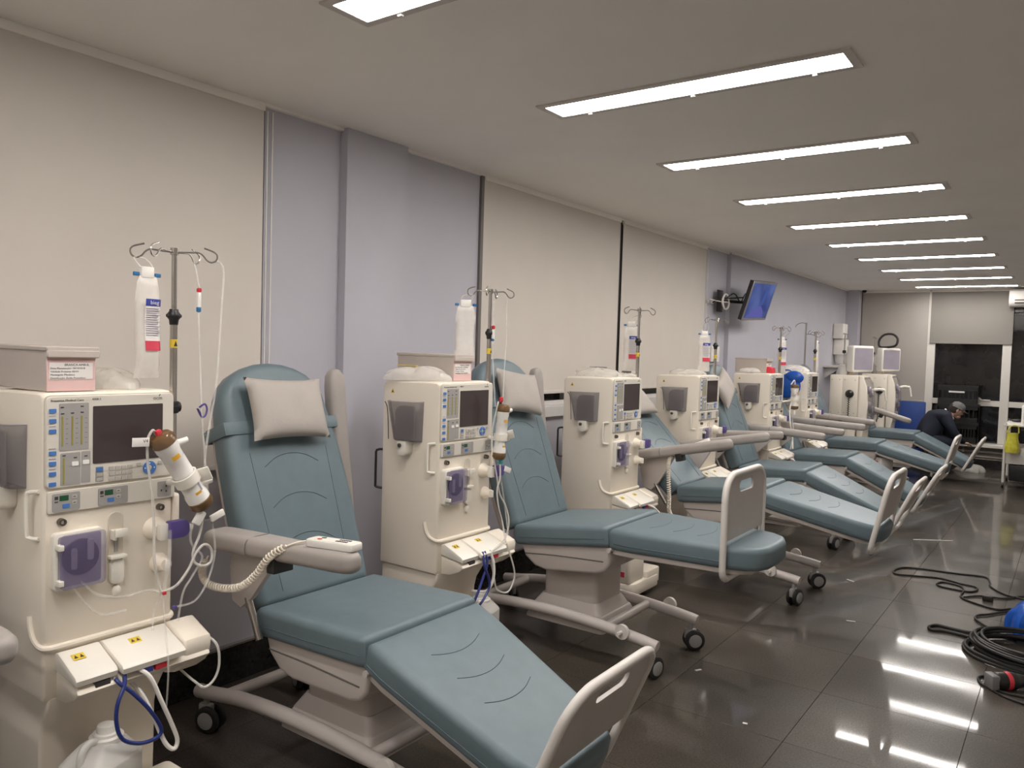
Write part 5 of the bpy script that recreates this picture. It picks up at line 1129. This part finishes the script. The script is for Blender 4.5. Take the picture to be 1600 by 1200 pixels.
# trolley
t = thing('trolley', 'white trolley with a yellow bag at the right picture edge', 'trolley', (-0.42, 11.75, 0))
for x in (-0.26, 0.26):
    for y in (-0.36, 0.36):
        G().cyl((x, y, 0.07), (x, y, 0.80), 0.016, n=10).obj('post', 'frame_white', t)
        c = G().box(x - 0.012, x + 0.012, y - 0.012, y + 0.012, 0.05, 0.08).obj('castor', 'wheel_hub', t); G().cyl((x - 0.01, y, 0.032), (x + 0.01, y, 0.032), 0.032, n=14).obj('wheel', 'wheel_black', c)
G().box(-0.28, 0.28, -0.38, 0.38, 0.765, 0.785, b=0.004).obj('top_shelf', 'frame_white', t)
G().box(-0.255, 0.255, -0.35, 0.35, 0.30, 0.50, b=0.006).obj('drawer_box', 'mdf_white', t)
G().box(-0.2, 0.25, -0.34, 0.34, 0.09, 0.29, b=0.01).obj('black_bin', 'crate_black', t)
for y in (-0.362,): G().tube([(-0.05, y, 0.40), (-0.03, y - 0.02, 0.40), (0.03, y - 0.02, 0.40), (0.05, y, 0.40)], 0.006, n=6).obj('handle', 'steel', t)
t2 = thing('yellow_waste_bag', 'yellow waste bag hanging on the trolley side', 'bag', (-0.655, 11.70, 0.50))
t2.location = (-0.60, 11.32, 0.50)
def ybag(u, v):
    a = 2 * PI * u; k = 0.75 + 0.25 * math.sin(PI * min(1, 0.3 + v)); return (0.075 * k * math.cos(a) * (1 + 0.1 * math.sin(5 * a)), 0.045 * k * math.sin(a) * (1 + 0.1 * math.cos(4 * a)), 0.24 * v - 0.05)
G().grid(ybag, 24, 8, wrap=True).obj('sack', 'yellow_bag', t2); G().tube([(-0.06, 0, 0.19), (-0.02, 0, 0.27), (0.05, 0.02, 0.275), (0.06, 0.03, 0.19)], 0.008, n=6, sub=3).obj('handle', 'yellow_bag', t2)
tag(G().prism(rrect(-0.11, 0.11, -0.13, 0.13, 0.02, 4), 'z', 0, 0.24, b=0.02).obj('white_tub', 'white_plastic', None, loc=(-0.42, 11.62, 0.7855)), 'white tub standing on the trolley', 'tub')
tag(G().ball((0, 0, 0.02), 0.07, 0.04, 0.02, 12, 8).tube([(-0.07, 0, 0.02), (-0.10, 0.02, 0.03), (-0.05, 0.05, 0.02)], 0.01, n=6, sub=3).obj('black_cuff', 'black_plastic', None, loc=(-0.59, 11.95, 0.7865)), 'black cuff lying on the trolley top', 'cuff')
# clear plastic bag on the floor near the end wall
def fbag(u, v):
    a = 2 * PI * u; rr = math.sin(v * PI / 2); zz = math.cos(v * PI / 2); n = 1 + 0.15 * math.sin(4 * a) + 0.1 * math.sin(7 * a + 3 * v)
    return (0.18 * rr * n * math.cos(a), 0.14 * rr * n * math.sin(a), 0.10 * zz * (1 + 0.2 * math.sin(5 * a) * rr) + 0.001)
tag(G().grid(fbag, 30, 8, wrap=True).obj('floor_bag', 'wrap_clear', None, loc=(-1.15, 12.75, 0)), 'clear plastic bag on the floor by the end wall', 'plastic bag')

# ================================================================== FLOOR CLUTTER AT THE RIGHT
def fl(pts, z=0.0065): return [(x, y, z) for x, y in pts]
base = (-0.5, 6.0, 0)
t = thing('power_cable', 'thin black cable in loose loops across the floor on the right', 'cable', base)
P1 = [(0.1, 6.0), (-0.206, 6.06), (-0.315, 6.105), (-0.406, 6.247), (-0.418, 6.353), (-0.457, 6.501), (-0.613, 6.468), (-0.733, 6.448), (-0.856, 6.427), (-0.967, 6.373), (-1.006, 6.249), (-0.979, 6.144), (-0.862, 6.185), (-0.707, 6.239), (-0.583, 6.188), (-0.494, 6.17), (-0.472, 6.095), (-0.508, 6.008), (-0.601, 6.001), (-0.687, 6.019), (-0.71, 6.076), (-0.676, 6.146), (-0.576, 6.117), (-0.543, 6.015), (-0.546, 5.868), (-0.513, 5.793), (-0.429, 5.733), (-0.323, 5.696), (-0.243, 5.78), (-0.05, 5.85)]
G().tube(rel(fl(P1), base), 0.0062, n=7, sub=5).obj('cable', 'cable_black', t)
G().tube(rel(fl([(-0.524, 5.835), (-0.447, 5.937), (-0.308, 5.989), (-0.209, 6.126), (0.0, 6.2)], 0.008), base), 0.0062, n=7, sub=5).obj('cable', 'cable_black', t)
G().box(-0.03, 0.03, -0.02, 0.02, 0.0, 0.035, b=0.006, M=Matrix.Translation((0.105, -0.12, 0.0))).obj('plug', 'cable_black', t)
base = (-0.08, 4.86, 0)
t = thing('cable_coil', 'large flat coil of thick black cable at the right picture edge', 'cable', base)
rnd = random.Random(4); cp_ = []
for k in range(13 * 18):
    a = 2 * PI * k / 18; ring = k // 18; r = 0.345 - 0.012 * (ring % 7) - 0.02 * (ring // 7) + 0.010 * math.sin(a * 2 + ring * 1.3)
    cp_.append((r * math.cos(a) + 0.012 * math.sin(ring * 2.1), r * 0.86 * math.sin(a) + 0.015 * math.cos(ring * 1.7), 0.012 + 0.0062 * ring + 0.004 * math.sin(3 * a + ring)))
G().tube(cp_, 0.0088, n=7, sub=2).obj('coil', 'cable_black', t)
G().tube(rel(fl([(-0.318, 5.184), (-0.404, 5.097), (-0.499, 5.095), (-0.582, 5.106), (-0.617, 5.049), (-0.6, 4.996), (-0.523, 5.022), (-0.412, 5.0), (-0.36, 4.93)], 0.009), base), 0.0085, n=7, sub=5).obj('loose_end', 'cable_black', t)
G().tube(rel(fl([(-0.0, 5.792), (-0.194, 5.782), (-0.287, 5.665), (-0.362, 5.54), (-0.415, 5.464), (-0.418, 5.388), (-0.376, 5.31), (-0.31, 5.22), (-0.2, 5.12)], 0.009), base), 0.0070, n=7, sub=5).obj('loose_end', 'cable_black', t)
t = thing('blue_bag', 'crumpled blue plastic bag behind the coil of black cable', 'bag', (-0.10, 5.36, 0))
def bbag(u, v):
    a = 2 * PI * u; rr = math.sin(v * PI / 2) ** 0.8; zz = math.cos(v * PI / 2); n = 1 + 0.10 * math.sin(3 * a + 1) + 0.08 * math.sin(6 * a + 3 * v) + 0.05 * math.sin(11 * a)
    return (0.165 * rr * n * math.cos(a), 0.13 * rr * n * math.sin(a), 0.17 * zz ** 0.7 * (1 + 0.12 * math.sin(5 * a + 2) * rr) + 0.001)
G().grid(bbag, 30, 10, wrap=True).obj('sack', 'bag_blue', t, 25)
G().ball((0.03, 0.05, 0.175), 0.06, 0.05, 0.03).obj('black_tie', 'cable_black', t)
t = thing('angle_grinder', 'black and red power tool on the floor by the coil', 'power tool', (-0.17, 4.36, 0.04), R(38))
G().lathe([(0.0, -0.09), (0.036, -0.09), (0.040, -0.08), (0.040, 0.0), (0.034, 0.01), (0.028, 0.05), (0.026, 0.20), (0.022, 0.21), (0.0, 0.21)], 18, Matrix.Rotation(R(90), 4, 'Y')).obj('tool_body', 'black_plastic', t)
G().lathe([(0.0415, -0.045), (0.0425, -0.043), (0.0425, -0.025), (0.0415, -0.023)], 18, Matrix.Rotation(R(90), 4, 'Y')).obj('red_ring', 'red', t)
G().box(-0.125, -0.085, -0.034, 0.034, -0.034, 0.034, b=0.008).obj('gear_head', 'tyre_grey', t)
t3 = thing('tool_cord', 'black cord curling from the power tool on the floor', 'cable', (-0.2, 4.3, 0))
G().tube(rel(fl([(0.1, 4.12), (-0.12, 4.19), (-0.195, 4.22), (-0.264, 4.285), (-0.300, 4.33), (-0.315, 4.40), (-0.285, 4.44), (-0.262, 4.41), (-0.245, 4.31), (-0.18, 4.27), (0.0, 4.30)], 0.006), (-0.2, 4.3, 0)), 0.0058, n=7, sub=5).obj('cord', 'cable_black', t3)
# litter
LIT = [((-1.00, 4.86), 0.05, 20, 'thin white scrap on the floor near the coil'), ((-0.93, 7.55), 0.34, 35, 'long white strip lying on the far floor'), ((-1.20, 5.75), 0.06, -30, 'short white scrap beside the third chair castor'),
       ((-1.42, 3.60), 0.035, 60, 'white paper scrap left of the floor reflections'), ((-1.05, 3.2), 0.02, 10, 'tiny white crumb on the front floor tiles'), ((-1.45, 8.05), 0.09, 15, 'white strip under the fifth chair legrest')]
for (xy, L, a, lab) in LIT:
    tag(G().box(-L / 2, L / 2, -0.006, 0.006, 0.0, 0.004, b=0.001, seg=1).obj('litter_scrap', 'scrap_white', None, loc=(xy[0], xy[1], 0.0005), rot=(0, 0, R(a))), lab, 'litter', 'white scraps on the floor')
# box under the sixth chair
t = thing('carton', 'white carton with red print resting on the base of the sixth chair', 'box', (-1.80, 9.70, 0.213), R(-28))
G().box(-0.13, 0.13, -0.10, 0.10, 0.0, 0.22, b=0.006).obj('carton_body', 'paper', t); G().box(-0.10, 0.09, -0.1015, -0.099, 0.11, 0.18).obj('red_print', 'red_print', t)
# drip bag of wipes hanging below the third machine
# nearest chair (only its armrest enters the picture at the left edge)
chair('teal treatment chair left of the nearest machine, only its armrest showing', (-2.50, 0.43), 12, 2, 24, (None, ('down', 0, -0.05, -0.04)), rz=0.0)
